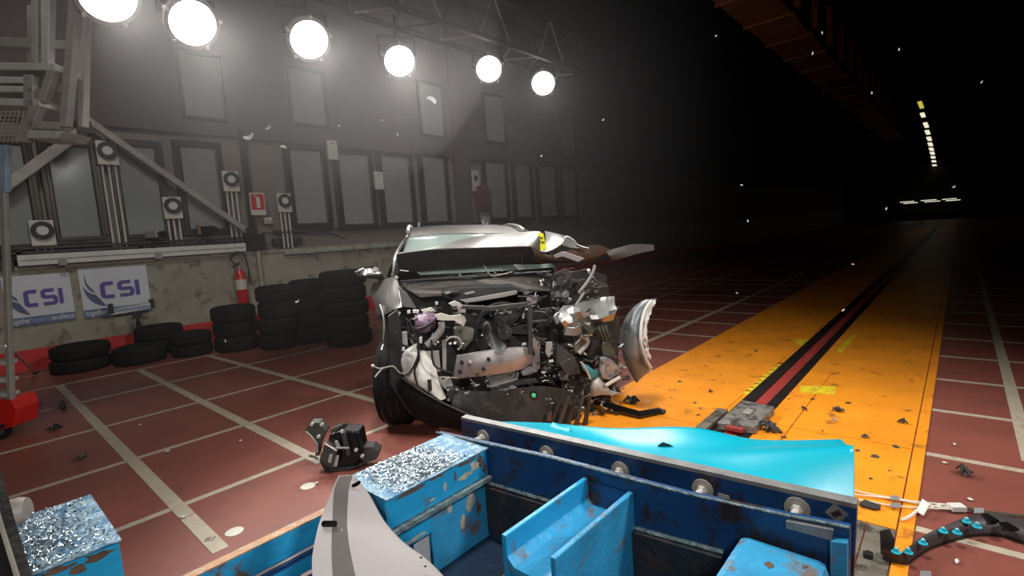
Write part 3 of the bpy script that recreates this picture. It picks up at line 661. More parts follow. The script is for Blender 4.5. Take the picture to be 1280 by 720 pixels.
# centre H-beam
yl, yr = 2.40, 2.20; xn, xf = -1.925, -1.40
obj('beam_flange', MB().prism([(xn, yl, .555), (xf, yl-.015, .56), (xf, yl-.015, .22), (xn, yl, .22)], (0, .022, 0)), m_blue, t, bevel=.004)
obj('beam_flange', MB().prism([(xn+.0, yr, .555), (xf, yr-.01, .56), (xf, yr-.01, .10), (xn+.0, yr, .10)], (0, -.022, 0)), m_bluew, t, bevel=.004)
obj('beam_web', MB().bb(xn, xf, yr, yl, .425, .445), m_bluew, t)
obj('flange_fillet', MB().prism([(xn, yl, .445), (xn, yl, .475), (xn, yl-.03, .445)], (xf-xn, -.01, 0)), m_blue, t)
obj('beam_foot', MB().bb(xn+.02, xf, 2.42, 2.62, .06, .2), m_blue, t)
obj('gusset', MB().prism([(xf, yl-.03, .45), (xf, yl-.2, .45), (xf, yl-.2, .56), (xf, yl-.03, .56)], (.0, 0, 0)) if 0 else MB().bb(xf-.006, xf, yr, yl-.02, .445, .55), m_navyp, t)
# right box beam
obj('side_beam', MB().bb(-2.6, -1.42, 1.475, 1.745, .1, .55), m_bluew, t, bevel=.03)
obj('beam_end_plate', MB().prism([(X2-.03, 1.475, .62), (X2-.03, 1.43, .63), (X2-.03, 1.43, .1), (X2-.03, 1.475, .1)], (.06, 0, 0)), m_bluew, t, bevel=.004)
# far outrigger: block covered with shredded foil and the low side rail
obj('outrigger_block', MB().bb(-3.35, -2.835, 3.53, 4.10, .08, .595), m_blue, t, bevel=.006)
obj('block_top', MB().prism([(-3.35, 3.52, .596), (-2.828, 3.52, .596), (-2.828, 4.1, .596), (-3.35, 4.1, .596)], (0, 0, .006)), m_foilb, t)
obj('side_rail', MB().bb(-2.9, -1.42, 3.56, 3.60, .06, .30), m_blue, t)
obj('rail_rim', MB().bb(-2.9, -1.42, 3.56, 3.61, .30, .306), M('rim_orange_reflection', (176, 128, 84), .5, 0, .2, 20, .2, 50, (170, 160, 150), .42, 30), t)  # orange reflection on the rim is put into its colour
obj('rail_tube', MB().tube([(-2.9, 3.53, .18), (-1.45, 3.53, .18)], .02, 8), m_navyp, t, smooth=True)
obj('rail_wire', MB().tube([(-2.9, 3.50, .205), (-1.45, 3.50, .205)], .006, 6), m_alud, t)
obj('brace_plate', MB().bb(-2.9, -1.42, 3.31, 3.53, .05, .06), m_navyp, t)
e = [P(-12, 545, d=1.75), P(2, 590, d=1.75), P(20, 655, d=1.72), P(44, 730, d=1.68), P(-12, 740, d=1.68)]
obj('end_plate', MB().prism(e, V((-fw.x, -fw.y, 0))*.04), M('dark_worn_plate', (48, 45, 42), .5, .3, .4, 8, .3, 40), t)
obj('plate_edge', MB().tube([p-fw*.045 for p in e[:4]], [.004, .005, .007, .008], 6), m_alud, t)
obj('roller', MB().lathe([(0, .06), (.05, .055), (.06, .03), (.06, -.05), (0, -.05)], P(24, 645, z=.63)+V((-.02, .05, 0)), (1, -.4, .1), 18), m_alud, t, smooth=True)
def foil(x0, x1, y0, y1, z, n, s0, seed):
    r = random.Random(seed); m = MB()
    for k in range(n):
        c = V((r.triangular(x0, x1), r.uniform(y0, y1), z+r.uniform(.001, .008))); s = r.uniform(.4, 1)*s0
        rm = Matrix.Rotation(r.uniform(0, 6.3), 3, 'Z') @ Matrix.Rotation(r.gauss(0, .3), 3, 'X') @ Matrix.Rotation(r.gauss(0, .3), 3, 'Y')
        q = [c+rm@V(v) for v in ((-s, -s*.4, 0), (s, -s*.5, 0), (s*.8, s*.5, 0), (-s*.7, s*.4, s*.3))]
        m.add(q, [(0, 1, 2, 3)])
    return m
f_ = obj('foil_shreds', foil(-2.0, -1.52, 3.0, 3.31, .556, 3600, .0075, 3), m_foil, t); f_['kind'] = 'stuff'
f_ = obj('foil_shreds', foil(-3.3, -2.84, 3.53, 4.09, .602, 2200, .0075, 4), m_foil, t); f_['kind'] = 'stuff'
obj('yellow_wire', MB().tube(cr([V((-1.25, 1.40, .42)), V((-1.3, 1.385, .25)), V((-1.55, 1.37, .05))], 6), .006, 6), m_yell, t)

# crushed cyan barrier
t = thing('crash_barrier', 'bright cyan crumpled barrier skin behind the bolted blue plate', 'barrier', (-.8, 2.3, 0))
def q(x, y, X): return P(x, y, x=X)
bot = [q(603, 527, X1+.04), q(700, 549, X1+.04), q(800, 571, X1+.04), q(900, 594, X1+.04), q(1000, 615, X1+.04), q(1067, 629, X1+.04)]
cre = [q(606, 526, -1.06), q(700, 540, -.98), q(775, 566, -.97), q(880, 570, -.97), q(985, 566, -.98), q(1067, 562, -.98)]
mid = [q(622, 527, -.95), q(690, 534, -.85), q(775, 553, -.80), q(870, 556, -.8), q(970, 557, -.8), q(1060, 557, -.85)]
top = [q(640, 527, -.85), q(690, 529, -.74), q(765, 535, -.66), q(862, 534, -.60), q(945, 549, -.64), q(1051, 549, -.72)]
G = crgrid([bot, cre, mid, top], 8, 5)
obj('skin', MB().sheet(G, (.012, 0, -.012)), m_cyan, t, smooth=True, angle=60)
cr_ = MB().tube(cr([p+V((-.004, 0, .004)) for p in (q(650, 531, -.9), q(690, 541, -.92), q(725, 549, -.92))], 6), .008, 6)
obj('fold', MB().sheet(crgrid([[q(684, 542, -.9), q(692, 541, -.9), q(712, 539, -.86)], [q(686, 536, -.86), q(694, 534, -.84), q(712, 534, -.8)], [q(690, 529, -.8), q(693, 528, -.78), q(704, 532, -.74)]], 4, 4), (.01, 0, -.01)), m_cyan, t, smooth=True)
obj('tear', MB().prism([p+V((-.016, 0, .008)) for p in (q(823, 558, -.81), q(830, 553, -.81), q(839, 556, -.81), q(844, 559, -.81), q(836, 560, -.81))], (.004, 0, -.002)), m_black, t)
obj('core', MB().prism([(X1+.09, 3.3, .05), (X1+.09, 1.45, .05), (-.78, 1.5, .05), (-.66, 2.2, .05), (-.72, 3.2, .05)], (0, 0, .18)), m_alud, t)
obj('side_skin', MB().prism([bot[-1], cre[-1], mid[-1], top[-1], V((-.72, 1.5, .22)), V((X1+.09, 1.45, .22))], (0, .01, 0)), m_cyan, t)

# loose grey panel lying over the left beam
t = thing('floor_panel', 'loose grey plastic panel with dark strip and two slots, front left', 'panel', P(440, 700, d=1.55))
lf = [(424, 595, 2.16), (416, 612, 2.1), (402, 645, 2.0), (395, 670, 1.9), (390, 700, 1.8), (392, 740, 1.68)]
rg = [(447, 600, 2.16), (461, 618, 2.1), (479, 650, 2.0), (503, 677, 1.9), (535, 701, 1.8), (572, 740, 1.68)]
st0 = [(421, 594), (418, 612), (416, 645), (415, 670), (415, 700), (418, 740)]; st1 = [(441, 594), (436, 612), (434, 645), (435, 670), (440, 700), (449, 740)]
rows = []
for l, a, b, r_ in zip(lf, st0, st1, rg):
    rows.append([P(l[0], l[1], d=l[2]), P(max(a[0], l[0]+1), a[1], d=l[2]), P(b[0], b[1], d=l[2]), P((b[0]+r_[0])/2, (b[1]+r_[1])/2, d=l[2]+.0), P(r_[0], r_[1], d=l[2]+.02)])
obj('panel', MB().sheet(crgrid(rows, 3, 4), fw*.008-V((0, 0, .004))), m_panel, t, smooth=True, angle=60)
srows = [[r_[1]-fw*.003, (r_[1]+r_[2])/2-fw*.003, r_[2]-fw*.003] for r_ in rows]
obj('felt_strip', MB().sheet(crgrid(srows, 2, 4), fw*.003), m_pstripe, t, smooth=True, angle=60)
def slot(cx, cy, w_, h_, d, rot=0, name='slot'):
    pts = []
    for k in range(16):
        a = 2*pi*k/16; x, y = w_*cos(a), h_*sin(a) if h_*sin(a) > -h_*.5 else -h_*.6
        pts.append(P(cx+x*cos(rot)-y*sin(rot), cy+x*sin(rot)+y*cos(rot), d=d))
    obj(name, MB().prism(pts, fw*.004), m_blackg, t)
slot(411.5, 655, 10, 6.5, 1.945); slot(445, 605, 6.5, 3, 2.1, -.5)
slot(526, 697, 1.6, 1.2, 1.79, 0, 'pin'); slot(531.5, 708, 1.6, 1.2, 1.75, 0, 'pin')

# ------------------------------------------------------------------ crashed car (frame: s to the viewer's right, t towards the rear, z up)
CA = R(51); cb_ = V((cos(CA), sin(CA), 0)); cc_ = V((sin(CA), -cos(CA), 0)); CO = V((.1, 4.45, 0))
def cp(s, t, z): return CO+cc_*s+cb_*t+V((0, 0, z))
def K(x, y, t):
    d = ray(x, y); return CAM+d*((t-(CAM-CO).dot(cb_))/d.dot(cb_))
Z1 = lambda x, y: (440+x/3.2, 260+y/3.2)
Z2 = lambda x, y: (440+x/3.2, 380+y/3.2)
Z4 = lambda x, y: (460+x/5.54, 270+y/5.54)
Z5 = lambda x, y: (620+x/5.536, 270+y/5.536)
Z6 = lambda x, y: (440+x/4.233, 370+y/4.233)
Z7 = lambda x, y: (600+x/4.233, 370+y/4.233)
ZA = lambda x, y: (440+x/10.29, 330+y/10.29)
ZB = lambda x, y: (530+x/9, 350+y/9)
ZC_ = lambda x, y: (630+x/9, 350+y/9)
ZD = lambda x, y: (680+x/10.29, 400+y/10.29)
ZE = lambda x, y: (640+x/9, 460+y/9)
ZF = lambda x, y: (540+x/7.2, 420+y/7.2)
ZG = lambda x, y: (740+x/3.6, 340+y/3.6)
t = car = thing('crashed_car', 'wrecked grey car with its front torn open, facing the trolley', 'car', cp(0, 1.2, 0))
def pp(name, pts, tt, dep, mat, zf=None, parent=None, bevel=.003, **k):
    q = [K(*(zf(p[0], p[1]) if zf else p[:2]), (p[2] if len(p) > 2 else tt)) for p in pts]
    return obj(name, MB().prism(q, cb_*dep), mat, parent or car, bevel=bevel, **k)
def tb(name, pts, tt, r, mat, zf=None, n=7, k=5, parent=None):
    q = [K(*(zf(p[0], p[1]) if zf else p[:2]), (p[2] if len(p) > 2 else tt)) for p in pts]
    return obj(name, MB().tube(cr(q, k) if len(q) > 2 else q, r, n), mat, parent or car, smooth=True)
def sh(name, rows, mat, nu=4, nv=4, th=.006, crump=0, zf=None, seed=1, smooth=True, parent=None, angle=50):
    g = crgrid([[K(*(zf(p[0], p[1]) if zf else p[:2]), p[2]) for p in r] for r in rows], nu, nv)
    r_ = random.Random(seed)
    if crump:
        for row in g:
            for i in range(len(row)): row[i] = row[i]+V((r_.uniform(-1, 1), r_.uniform(-1, 1), r_.uniform(-1, 1)))*crump
    return obj(name, MB().sheet(g, cb_*th), mat, parent or car, smooth=smooth, angle=angle)
# roof and greenhouse
def sg(name, rows, mat, nu=4, nv=3, th=V((0, 0, -.01)), **k): return obj(name, MB().sheet(crgrid([[V(p) for p in r] for r in rows], nu, nv), th), mat, car, smooth=True, **k)
r3 = [cp(s, 3.6, 1.74-.25*s*s) for s in (-.6, -.3, 0, .3, .6)]; r4 = [cp(s, 4.1, 1.62-.25*s*s) for s in (-.58, -.3, 0, .3, .58)]
sg('roof', [[K(509, 296, 1.25), K(540, 293, 1.25), K(580, 291.5, 1.25), K(633, 291.5, 1.25), K(656, 291.5, 1.25)],
            [K(511, 289.5, 1.6), K(545, 287, 1.6), K(580, 286, 1.6), K(630, 286.5, 1.6), K(655, 289, 1.6)],
            [K(514, 284.5, 2.4), K(550, 281.5, 2.4), K(585, 281, 2.4), K(622, 281, 2.4), K(648, 286, 2.4)], r3, r4], m_paint)
obj('roof_rail', MB().tube(cr([K(510, 291, 1.3)+V((0, 0, .01)), K(512, 285, 1.7)+V((0, 0, .02)), cp(-.62, 2.6, 1.78), cp(-.6, 3.6, 1.7)], 5), .022, 8), m_alu, car, smooth=True)
obj('roof_rail', MB().tube(cr([K(655, 288, 1.3), K(646, 282.5, 1.8), cp(.66, 2.6, 1.76), cp(.62, 3.6, 1.68)], 5), .022, 8), m_alu, car, smooth=True)
for x in (523.5, 604, 608.5): obj('roof_marker', MB().tube([K(x, 283, 2.2), K(x, 278 if x != 604 else 275.5, 2.2)], .012, 6), m_white, car)
# right side of the body (viewer's left)
def side(t_, k=1): return [cp(-.90*k, t_, .30), cp(-.95, t_, .55), cp(-.965, t_, .9), cp(-.96, t_, 1.12), cp(-.91, t_, 1.27)]
sg('side_panel', [side(.75), side(1.4), side(2.2), side(3.2), side(3.9, .97), [cp(-.7, 4.3, z) for z in (.35, .55, .9, 1.12, 1.27)]], m_paint, 3, 3, cc_*.02)
sg('side_panel', [[p+cc_*2*(-(p-CO).dot(cc_)) for p in side(tt_)] for tt_ in (.95, 1.4, 2.2, 3.2, 3.9)], m_paint, 3, 3, cc_*-.02)
sg('side_window', [[cp(-.91, tt_, 1.275), cp(-.83, tt_+.1, 1.45), cp(-.69, tt_+.3, 1.68)] for tt_ in (.85, 1.6, 2.6, 3.4)], m_dglass, 2, 3, cc_*.006)
sg('side_window', [[cp(.91, tt_, 1.275), cp(.85, tt_+.1, 1.45), cp(.70, tt_+.3, 1.66)] for tt_ in (.85, 1.6, 2.6, 3.4)], m_dglass, 2, 3, cc_*-.006)
for tt_ in (1.75, 2.75): obj('door_pillar', MB().prism([cp(-.925, tt_, 1.26), cp(-.925, tt_+.1, 1.26), cp(-.705, tt_+.25, 1.69), cp(-.705, tt_+.15, 1.69)], cc_*.03), m_black, car)
obj('tailgate', MB().prism([cp(-.8, 4.25, .4), cp(.8, 4.25, .4), cp(.8, 4.2, 1.25), cp(.6, 4.1, 1.58), cp(-.6, 4.1, 1.58), cp(-.8, 4.2, 1.25)], cb_*-.05), m_paint, car)
sg('pillar', [[K(506, 297, 1.2), K(509.5, 294, 1.25), K(511.5, 296, 1.27)], [K(492, 318, .85), K(495, 316, .85), K(498, 317.5, .87)], [K(490, 336, .55), K(492.5, 337, .5), K(495, 338, .55)], [K(489, 347, .5), K(493, 348, .45), K(497, 349, .5)]], m_paint, 3, 5, cb_*.03)
sg('pillar', [[cp(.68, 1.25, 1.68), cp(.72, 1.27, 1.67)], [cp(.84, .6, 1.25), cp(.9, .65, 1.2)]], m_paint, 2, 4, cb_*.03)
sg('fender', [[K(466, 354, .75), K(478, 350, .6), K(490, 346, .5), K(494, 345.5, .45)],
              [K(463, 366, .6), K(475, 366, .3), K(488, 364, .12), K(497.3, 362, .1)],
              [K(468, 380, .3), K(479, 381, -.05), K(490, 380, -.2), K(499.3, 376, -.25)],
              [K(472, 394, .1), K(483, 392.5, -.2), K(491, 387.5, -.32), K(500.5, 384, -.36)]], m_paint, 4, 4, cb_*.01)
sg('wheel_arch', [[K(468, 380, .3), K(472, 384, .2)], [K(472, 394, .1), K(477, 394, .05)], [K(474, 410, .1), K(480, 410, .1)], [K(474, 428, .15), K(480, 428, .15)]], m_paint, 3, 4, cb_*.03)
tb('arch_lip', [(475, 381, -.02), (478.5, 392, -.1), (480, 405, -.1), (479, 425, -.05)], 0, .008, m_alu)
sg('panel_edge', [[K(494.5, 349, .42), K(496.5, 349, .42)], [K(498.5, 366, .05), K(500.5, 366, .05)], [K(500.5, 384, -.36), K(502.5, 384, -.36)]], m_alud, 2, 4, cb_*.02)
pp('inner_fender', [(598, 300), (630, 310), (700, 370), (830, 570), (650, 550)], -.1, .02, M('satin_grey_paint', (118, 113, 116), .45, .4), ZA)
pp('rubber_seal', [(545, 0), (560, 20), (560, 110), (590, 150), (600, 40), (590, 0)], .5, .03, m_black, ZA)
pp('hinge', [(545, 160), (570, 150), (600, 175), (570, 200)], .4, .03, m_white, ZA)
# door mirror
mm = obj('mirror', MB().sheet(crgrid([[K(444.5, 342, .7), K(452, 337, .62), K(462, 335.5, .62), K(473, 338, .68)], [K(446.5, 346, .68), K(454, 345, .5), K(464, 343.5, .5), K(477, 343, .6)], [K(450, 348, .72), K(458, 348.5, .62), K(468, 348.5, .62), K(480, 350, .7)]], 5, 5), cb_*.1), m_paint, car, smooth=True, angle=60)
obj('mirror_glass', MB().prism([K(445, 341, .78), K(452, 334, .78), K(466, 332.5, .78), K(474, 337, .78), K(478, 346, .78)], cb_*.05), m_blackg, mm); tb('mirror_trim', [(445, 340, .66), (449, 338.5, .6), (455, 335.5, .6)], 0, .012, m_alu, parent=mm); tb('mirror_trim', [(468, 335, .6), (472, 336.5, .62)], 0, .012, m_white, parent=mm)
tb('mirror_arm', [(474, 347, .75), (482, 353, .8)], 0, .03, m_black)
# windscreen and cabin
sg('windscreen', [[K(510, 296.5, 1.25), K(545, 293.5, 1.22), K(580, 292.5, 1.2), K(620, 292.5, 1.2), K(655, 293, 1.25)],
                  [K(504, 322, .9), K(545, 318, .85), K(585, 316, .82), K(630, 315, .85), K(672, 315, .9)],
                  [K(525, 343.5, .6), K(560, 342.2, .52), K(600, 340, .5), K(650, 337.3, .52), K(694, 334, .6)]], m_wind, 4, 4, cb_*.006)
obj('dashboard', MB().prism([cp(-.85, 1.1, 1.15), cp(-.85, .62, 1.22), cp(.9, .62, 1.2), cp(.9, 1.1, 1.15)], (0, 0, -.3)), m_black, car)
for s in (-.38, .38):
    o_ = obj('seat', MB().prism([cp(s-.25, 2.1, .6), cp(s+.25, 2.1, .6), cp(s+.24, 2.35, 1.3), cp(s-.24, 2.35, 1.3)], cb_*.15), m_black, car, bevel=.05); obj('head_restraint', MB().box(cp(s, 2.45, 1.42), (.26, .12, .2), Matrix.Rotation(CA-pi/2, 3, 'Z')), m_black, o_, bevel=.04)
obj('airbag', MB().lathe([(0, -.12), (.22, -.09), (.28, 0), (.22, .09), (0, .12)], cp(-.35, 1.5, 1.2), (cb_.x, cb_.y, .3), 18), m_cream, car, smooth=True)
# bulkhead, cowl and dark bay behind everything
obj('bulkhead', MB().prism([cp(-.86, .5, .25), cp(.98, .5, .25), cp(1.0, .5, 1.0), cp(.8, .5, 1.19), cp(-.8, .5, 1.19), cp(-.88, .5, 1.0)], cb_*.12), m_black, car)
obj('underbody', MB().prism([cp(-.85, -.1, .22), cp(.9, .0, .22), cp(.9, 4.1, .3), cp(-.85, 4.1, .3)], (0, 0, .06)), m_black, car)
pp('cowl_panel', [(499, 352, .48), (540, 346, .46), (600, 343, .46), (690, 338, .5), (700, 352, .4), (690, 364, .3), (600, 366, .25), (525, 372, .25), (508, 362, .3)], .4, .03, m_paintd, bevel=.006)
tb('cowl_seal', [(500, 352, .44), (540, 349, .42), (600, 345.5, .42), (690, 340, .45)], .4, .012, m_black)
tb('wiper', [Z1(480, 265), Z1(600, 268), Z1(650, 258)], .42, .008, m_blackg)
tb('cracked_trim', [(810, 350, .40), (840, 400, .40), (880, 415, .4), (997, 385, .4)], .4, .005, M('torn_sealant', (176, 150, 130), .6), Z4, 5)
for a, b_ in (((800, 340), (830, 395)), ((865, 375), (885, 400)), ((910, 360), (930, 385)), ((630, 400), (655, 430)), ((220, 375), (280, 383))): tb('glass_splinter', [a, b_], .42, .004, m_alu, Z4, 5)
pp('paper_tag', [(120, 335), (165, 335), (205, 365), (160, 376)], .40, .004, m_white, Z5)
# buckled bonnet
sg('bonnet', [[K(496.5, 316, .75), K(520, 312, .78), K(545, 308, .8), K(570, 301, .85), K(605, 293.5, .9), K(640, 291, .9), K(668, 289, .85), K(676, 290, .8)],
              [K(496, 316.5, .55), K(520, 313, .52), K(545, 310, .5), K(570, 306, .5), K(605, 300, .52), K(640, 298, .52), K(668, 297, .5), K(676, 301, .45)],
              [K(496, 317.5, .45), K(520, 314, .4), K(545, 311, .36), K(570, 310, .33), K(605, 309, .3), K(640, 308, .28), K(664, 308, .26), K(676, 315, .24)]], m_paint, 4, 4, V((0, 0, -.008)))
sg('bonnet_underside', [[K(496, 317.5, .455), K(530, 313.2, .40), K(570, 311, .34), K(605, 310, .31), K(640, 309, .29), K(664, 309, .27), K(678, 316, .245)],
              [K(496.5, 328, .55), K(530, 324, .48), K(570, 322, .42), K(605, 321, .40), K(640, 320, .38), K(668, 320, .36), K(690, 322, .33)],
              [K(499, 340, .66), K(525, 340, .6), K(570, 336, .52), K(605, 333, .5), K(640, 331, .48), K(680, 330, .45), K(710, 326, .42)]], m_paintd, 4, 4, cb_*.01)
sg('inner_bonnet', [[K(664, 309, .23), K(674, 314, .20), K(690, 319, .2), K(715, 312, .2), K(745, 306, .22), K(762, 311, .25)],
              [K(668, 319, .22), K(680, 323, .2), K(700, 326, .2), K(722, 325, .2), K(745, 320, .22), K(761, 315, .25)],
              [K(664, 327, .28), K(680, 329, .26), K(700, 329, .25), K(722, 328.5, .25), K(742, 322.5, .25), K(760, 316.5, .28)]], m_under, 4, 4, cb_*.01)
# crumpled corner of the bonnet: facets
ZH = lambda x, y: (660+x/12.8, 280+y/12.8)
r_ = random.Random(5)
sg('bonnet_corner', [[K(*ZH(270, 110), .62), K(*ZH(400, 140), .6), K(*ZH(600, 190), .55), K(*ZH(700, 230), .5), K(*ZH(790, 320), .4)],
              [K(*ZH(290, 250), .42), K(*ZH(400, 240), .44), K(*ZH(560, 260), .36), K(*ZH(700, 300), .42), K(*ZH(860, 370), .34)],
              [K(*ZH(270, 440), .2), K(*ZH(400, 390), .2), K(*ZH(520, 330), .2), K(*ZH(680, 380), .2), K(*ZH(970, 395), .22)]], m_silver, 2, 2, cb_*.012, angle=18)
pp('folded_flange', [(410, 500), (550, 435), (680, 470), (910, 555), (800, 610), (720, 580), (560, 520), (430, 545)], .16, .01, m_steel, ZH)
tb('flange_edge', [(200, 430), (300, 440), (450, 375), (560, 290), (620, 200), (740, 270), (800, 340), (960, 390)], .17, .009, m_silver, ZH)
pp('shadow_gap', [(770, 330), (960, 395), (940, 405), (780, 365)], .16, .01, m_black, ZH, bevel=0)
pp('marker_tape', [(165, 140), (245, 150), (300, 400), (200, 430), (190, 300)], .175, .004, m_yellow, ZH)
for q_ in ([(165, 200), (200, 205), (210, 225), (170, 225)], [(205, 215), (250, 205), (225, 240)], [(215, 275), (262, 285), (272, 305), (210, 300)], [(165, 240), (195, 250), (200, 320), (185, 310)]): pp('tape_mark', q_, .168, .004, m_black, ZH, bevel=0)
sg('bonnet_flap', [[K(*Z5(760, 245), .25), K(*Z5(850, 220), .22), K(*Z5(960, 195), .2), K(*Z5(1090, 198), .2)], [K(*Z5(785, 275), .2), K(*Z5(860, 255), .2), K(*Z5(970, 225), .2), K(*Z5(1094, 215), .2)], [K(*Z5(805, 308), .25), K(*Z5(880, 290), .22), K(*Z5(990, 258), .2), K(*Z5(1096, 236), .2)]], M('dark_bonnet_insulation', (74, 70, 70), .7, 0), 3, 3, cb_*.015)
pp('crushed_wing', [(690, 345), (735, 336), (758, 345), (765, 385), (775, 400), (772, 470), (764, 520), (700, 522), (685, 440)], .12, .05, m_black)
pp('crushed_wing', [(700, 430), (760, 425), (768, 480), (755, 528), (705, 530)], -.2, .04, m_engine)
# front right wheel
def wheel(c, ax, rad, wd):
    prof = [(rad*.62, -wd*.45), (rad*.84, -wd*.5), (rad*.95, -wd*.44), (rad, -wd*.3), (rad, wd*.3), (rad*.95, wd*.44), (rad*.84, wd*.5), (rad*.62, wd*.45)]
    ty = obj('wheel', MB().lathe(prof, c, ax, 36, True), m_rubber, car, smooth=True)
    for k in (-.18, 0, .18): obj('tread_groove', MB().lathe([(rad*.99, k*wd*1.4-.006), (rad*1.003, k*wd*1.4-.006), (rad*1.003, k*wd*1.4+.006), (rad*.99, k*wd*1.4+.006)], c, ax, 36, True), m_blackg, ty)
    obj('rim', MB().lathe([(0, wd*.2), (rad*.2, wd*.25), (rad*.6, wd*.42), (rad*.64, wd*.45), (rad*.62, -wd*.3), (0, -wd*.2)], c, ax, 30), m_alud, ty, smooth=True)
wheel(cp(-.83, .04, .385), (-cc_.x+.18*cb_.x, -cc_.y+.18*cb_.y, 0), .385, .27)
wheel(cp(-.83, 2.75, .36), -cc_, .36, .22); wheel(cp(.83, 2.75, .36), cc_, .36, .22); wheel(cp(.80, .2, .34), cc_+cb_*.3, .34, .22)
# bumper beam with holes, crash box, brackets
bm = sg('bumper_beam', [[K(*Z2(420, 210), -.42), K(*Z2(480, 200), -.47), K(*Z2(560, 187), -.5), K(*Z2(640, 178), -.5), K(*Z2(700, 178), -.47), K(*Z2(722, 200), -.42)],
             [K(*Z2(412, 255), -.43), K(*Z2(480, 247), -.49), K(*Z2(560, 236), -.52), K(*Z2(640, 224), -.52), K(*Z2(700, 212), -.49), K(*Z2(724, 215), -.43)],
             [K(*Z2(405, 301), -.42), K(*Z2(480, 292), -.47), K(*Z2(560, 283), -.5), K(*Z2(640, 270), -.5), K(*Z2(690, 257), -.47), K(*Z2(722, 232), -.42)]], m_steel, 4, 4, cb_*.05, angle=30)
for x, y in ((547, 222), (527, 262), (440, 235), (432, 272)):
    c = K(*Z2(x, y), -.53 if x > 500 else -.475); obj('beam_hole', MB().lathe([(0, 0), (.016, 0), (.016, .05), (0, .05)], c, (-rt*.0+cb_), 14), m_black, bm)
c = K(*Z2(473, 235), -.485); obj('tow_cap', MB().lathe([(0, -.02), (.016, -.014), (.024, 0)], c, cb_, 14), m_steel, bm, smooth=True)
pp('crash_box', [(915, 20), (980, 60), (970, 130), (975, 290), (920, 330), (900, 250), (930, 170), (905, 90)], -.3, .15, m_steel, ZF); pp('crash_box', [(820, 340), (910, 290), (950, 320), (870, 350), (815, 360)], -.35, .1, m_steel, ZF)
pp('radiator_post', [(475, 235), (500, 235), (500, 395), (480, 395)], -.32, .03, m_pgrey, Z6); pp('radiator_side', [(500, 240), (550, 300), (545, 400), (500, 395)], -.27, .03, m_black, Z6)
pp('support_post', [(705, 0), (722, 0), (724, 205), (705, 200)], -.53, .03, m_engine, Z2, bevel=.006)
pp('upper_crossbar', [(440, 390), (560, 395), (700, 378), (706, 395), (560, 412), (440, 404)], -.4, .05, m_engine, Z1)
pp('slotted_cover', [(805, 380), (1000, 350), (1010, 440), (900, 480), (800, 400)], -.35, .05, m_engine, ZB)
for k in range(4): pp('cover_slot', [(815+k*45, 362-k*4+10), (850+k*45, 358-k*4+10), (850+k*45, 378-k*4+10), (815+k*45, 382-k*4+10)], -.37, .02, m_pgrey if k % 2 else m_black, ZB)
# cooling fan
fc = K(630, 415, -.1)
fo = obj('fan_shroud', MB().lathe([(.24, 0), (.27, 0), (.27, .08), (.24, .08)], fc, cb_, 28, True), m_black, car, smooth=True)
obj('fan_hub', MB().lathe([(0, -.03), (.07, -.02), (.075, .05), (0, .05)], fc, cb_, 18), m_engine, fo, smooth=True)
for k in range(7):
    a = 2*pi*k/7; e1 = cc_*cos(a)+V((0, 0, sin(a))); e2 = -cc_*sin(a)+V((0, 0, cos(a)))
    obj('fan_blade', MB().prism([fc+e1*.07-e2*.02, fc+e1*.23-e2*.05, fc+e1*.23+e2*.05, fc+e1*.07+e2*.03], cb_*.012+V((0, 0, .004))), m_black, fo)
obj('radiator_core', MB().prism([K(575, 395, .0), K(690, 385, .0), K(700, 470, .0), K(580, 480, .0)], cb_*.06), m_black, car)
sh('duct', [[(*Z2(520, 90), -.25), (*Z2(545, 70), -.28), (*Z2(580, 100), -.25)], [(*Z2(530, 140), -.3), (*Z2(560, 130), -.36), (*Z2(590, 140), -.3)], [(*Z2(570, 195), -.52), (*Z2(595, 200), -.56), (*Z2(618, 165), -.52)]], m_black, th=.03)
# engine cover
pp('engine_cover', [(200, 140), (330, 90), (560, 75), (990, 60), (1090, 90), (1080, 120), (700, 200), (430, 260), (220, 200)], .12, .2, m_engine, ZB, bevel=.01)
pp('cover_band', [(400, 225), (560, 200), (800, 160), (1000, 125), (1045, 118), (1052, 160), (900, 195), (560, 250), (470, 258)], .08, .03, m_pgrey, ZB, bevel=.006)
sh('cover_dome', [[(*ZB(210, 140), .1), (*ZB(300, 110), .1), (*ZB(400, 108), .12)], [(*ZB(250, 160), .03), (*ZB(320, 140), .0), (*ZB(400, 140), .05)], [(*ZB(290, 190), .06), (*ZB(330, 180), .04), (*ZB(410, 170), .08)]], m_engine, th=.02)
pp('oil_cap', [(450, 150), (560, 125), (580, 145), (470, 170)], .07, .03, m_pgrey, ZB)
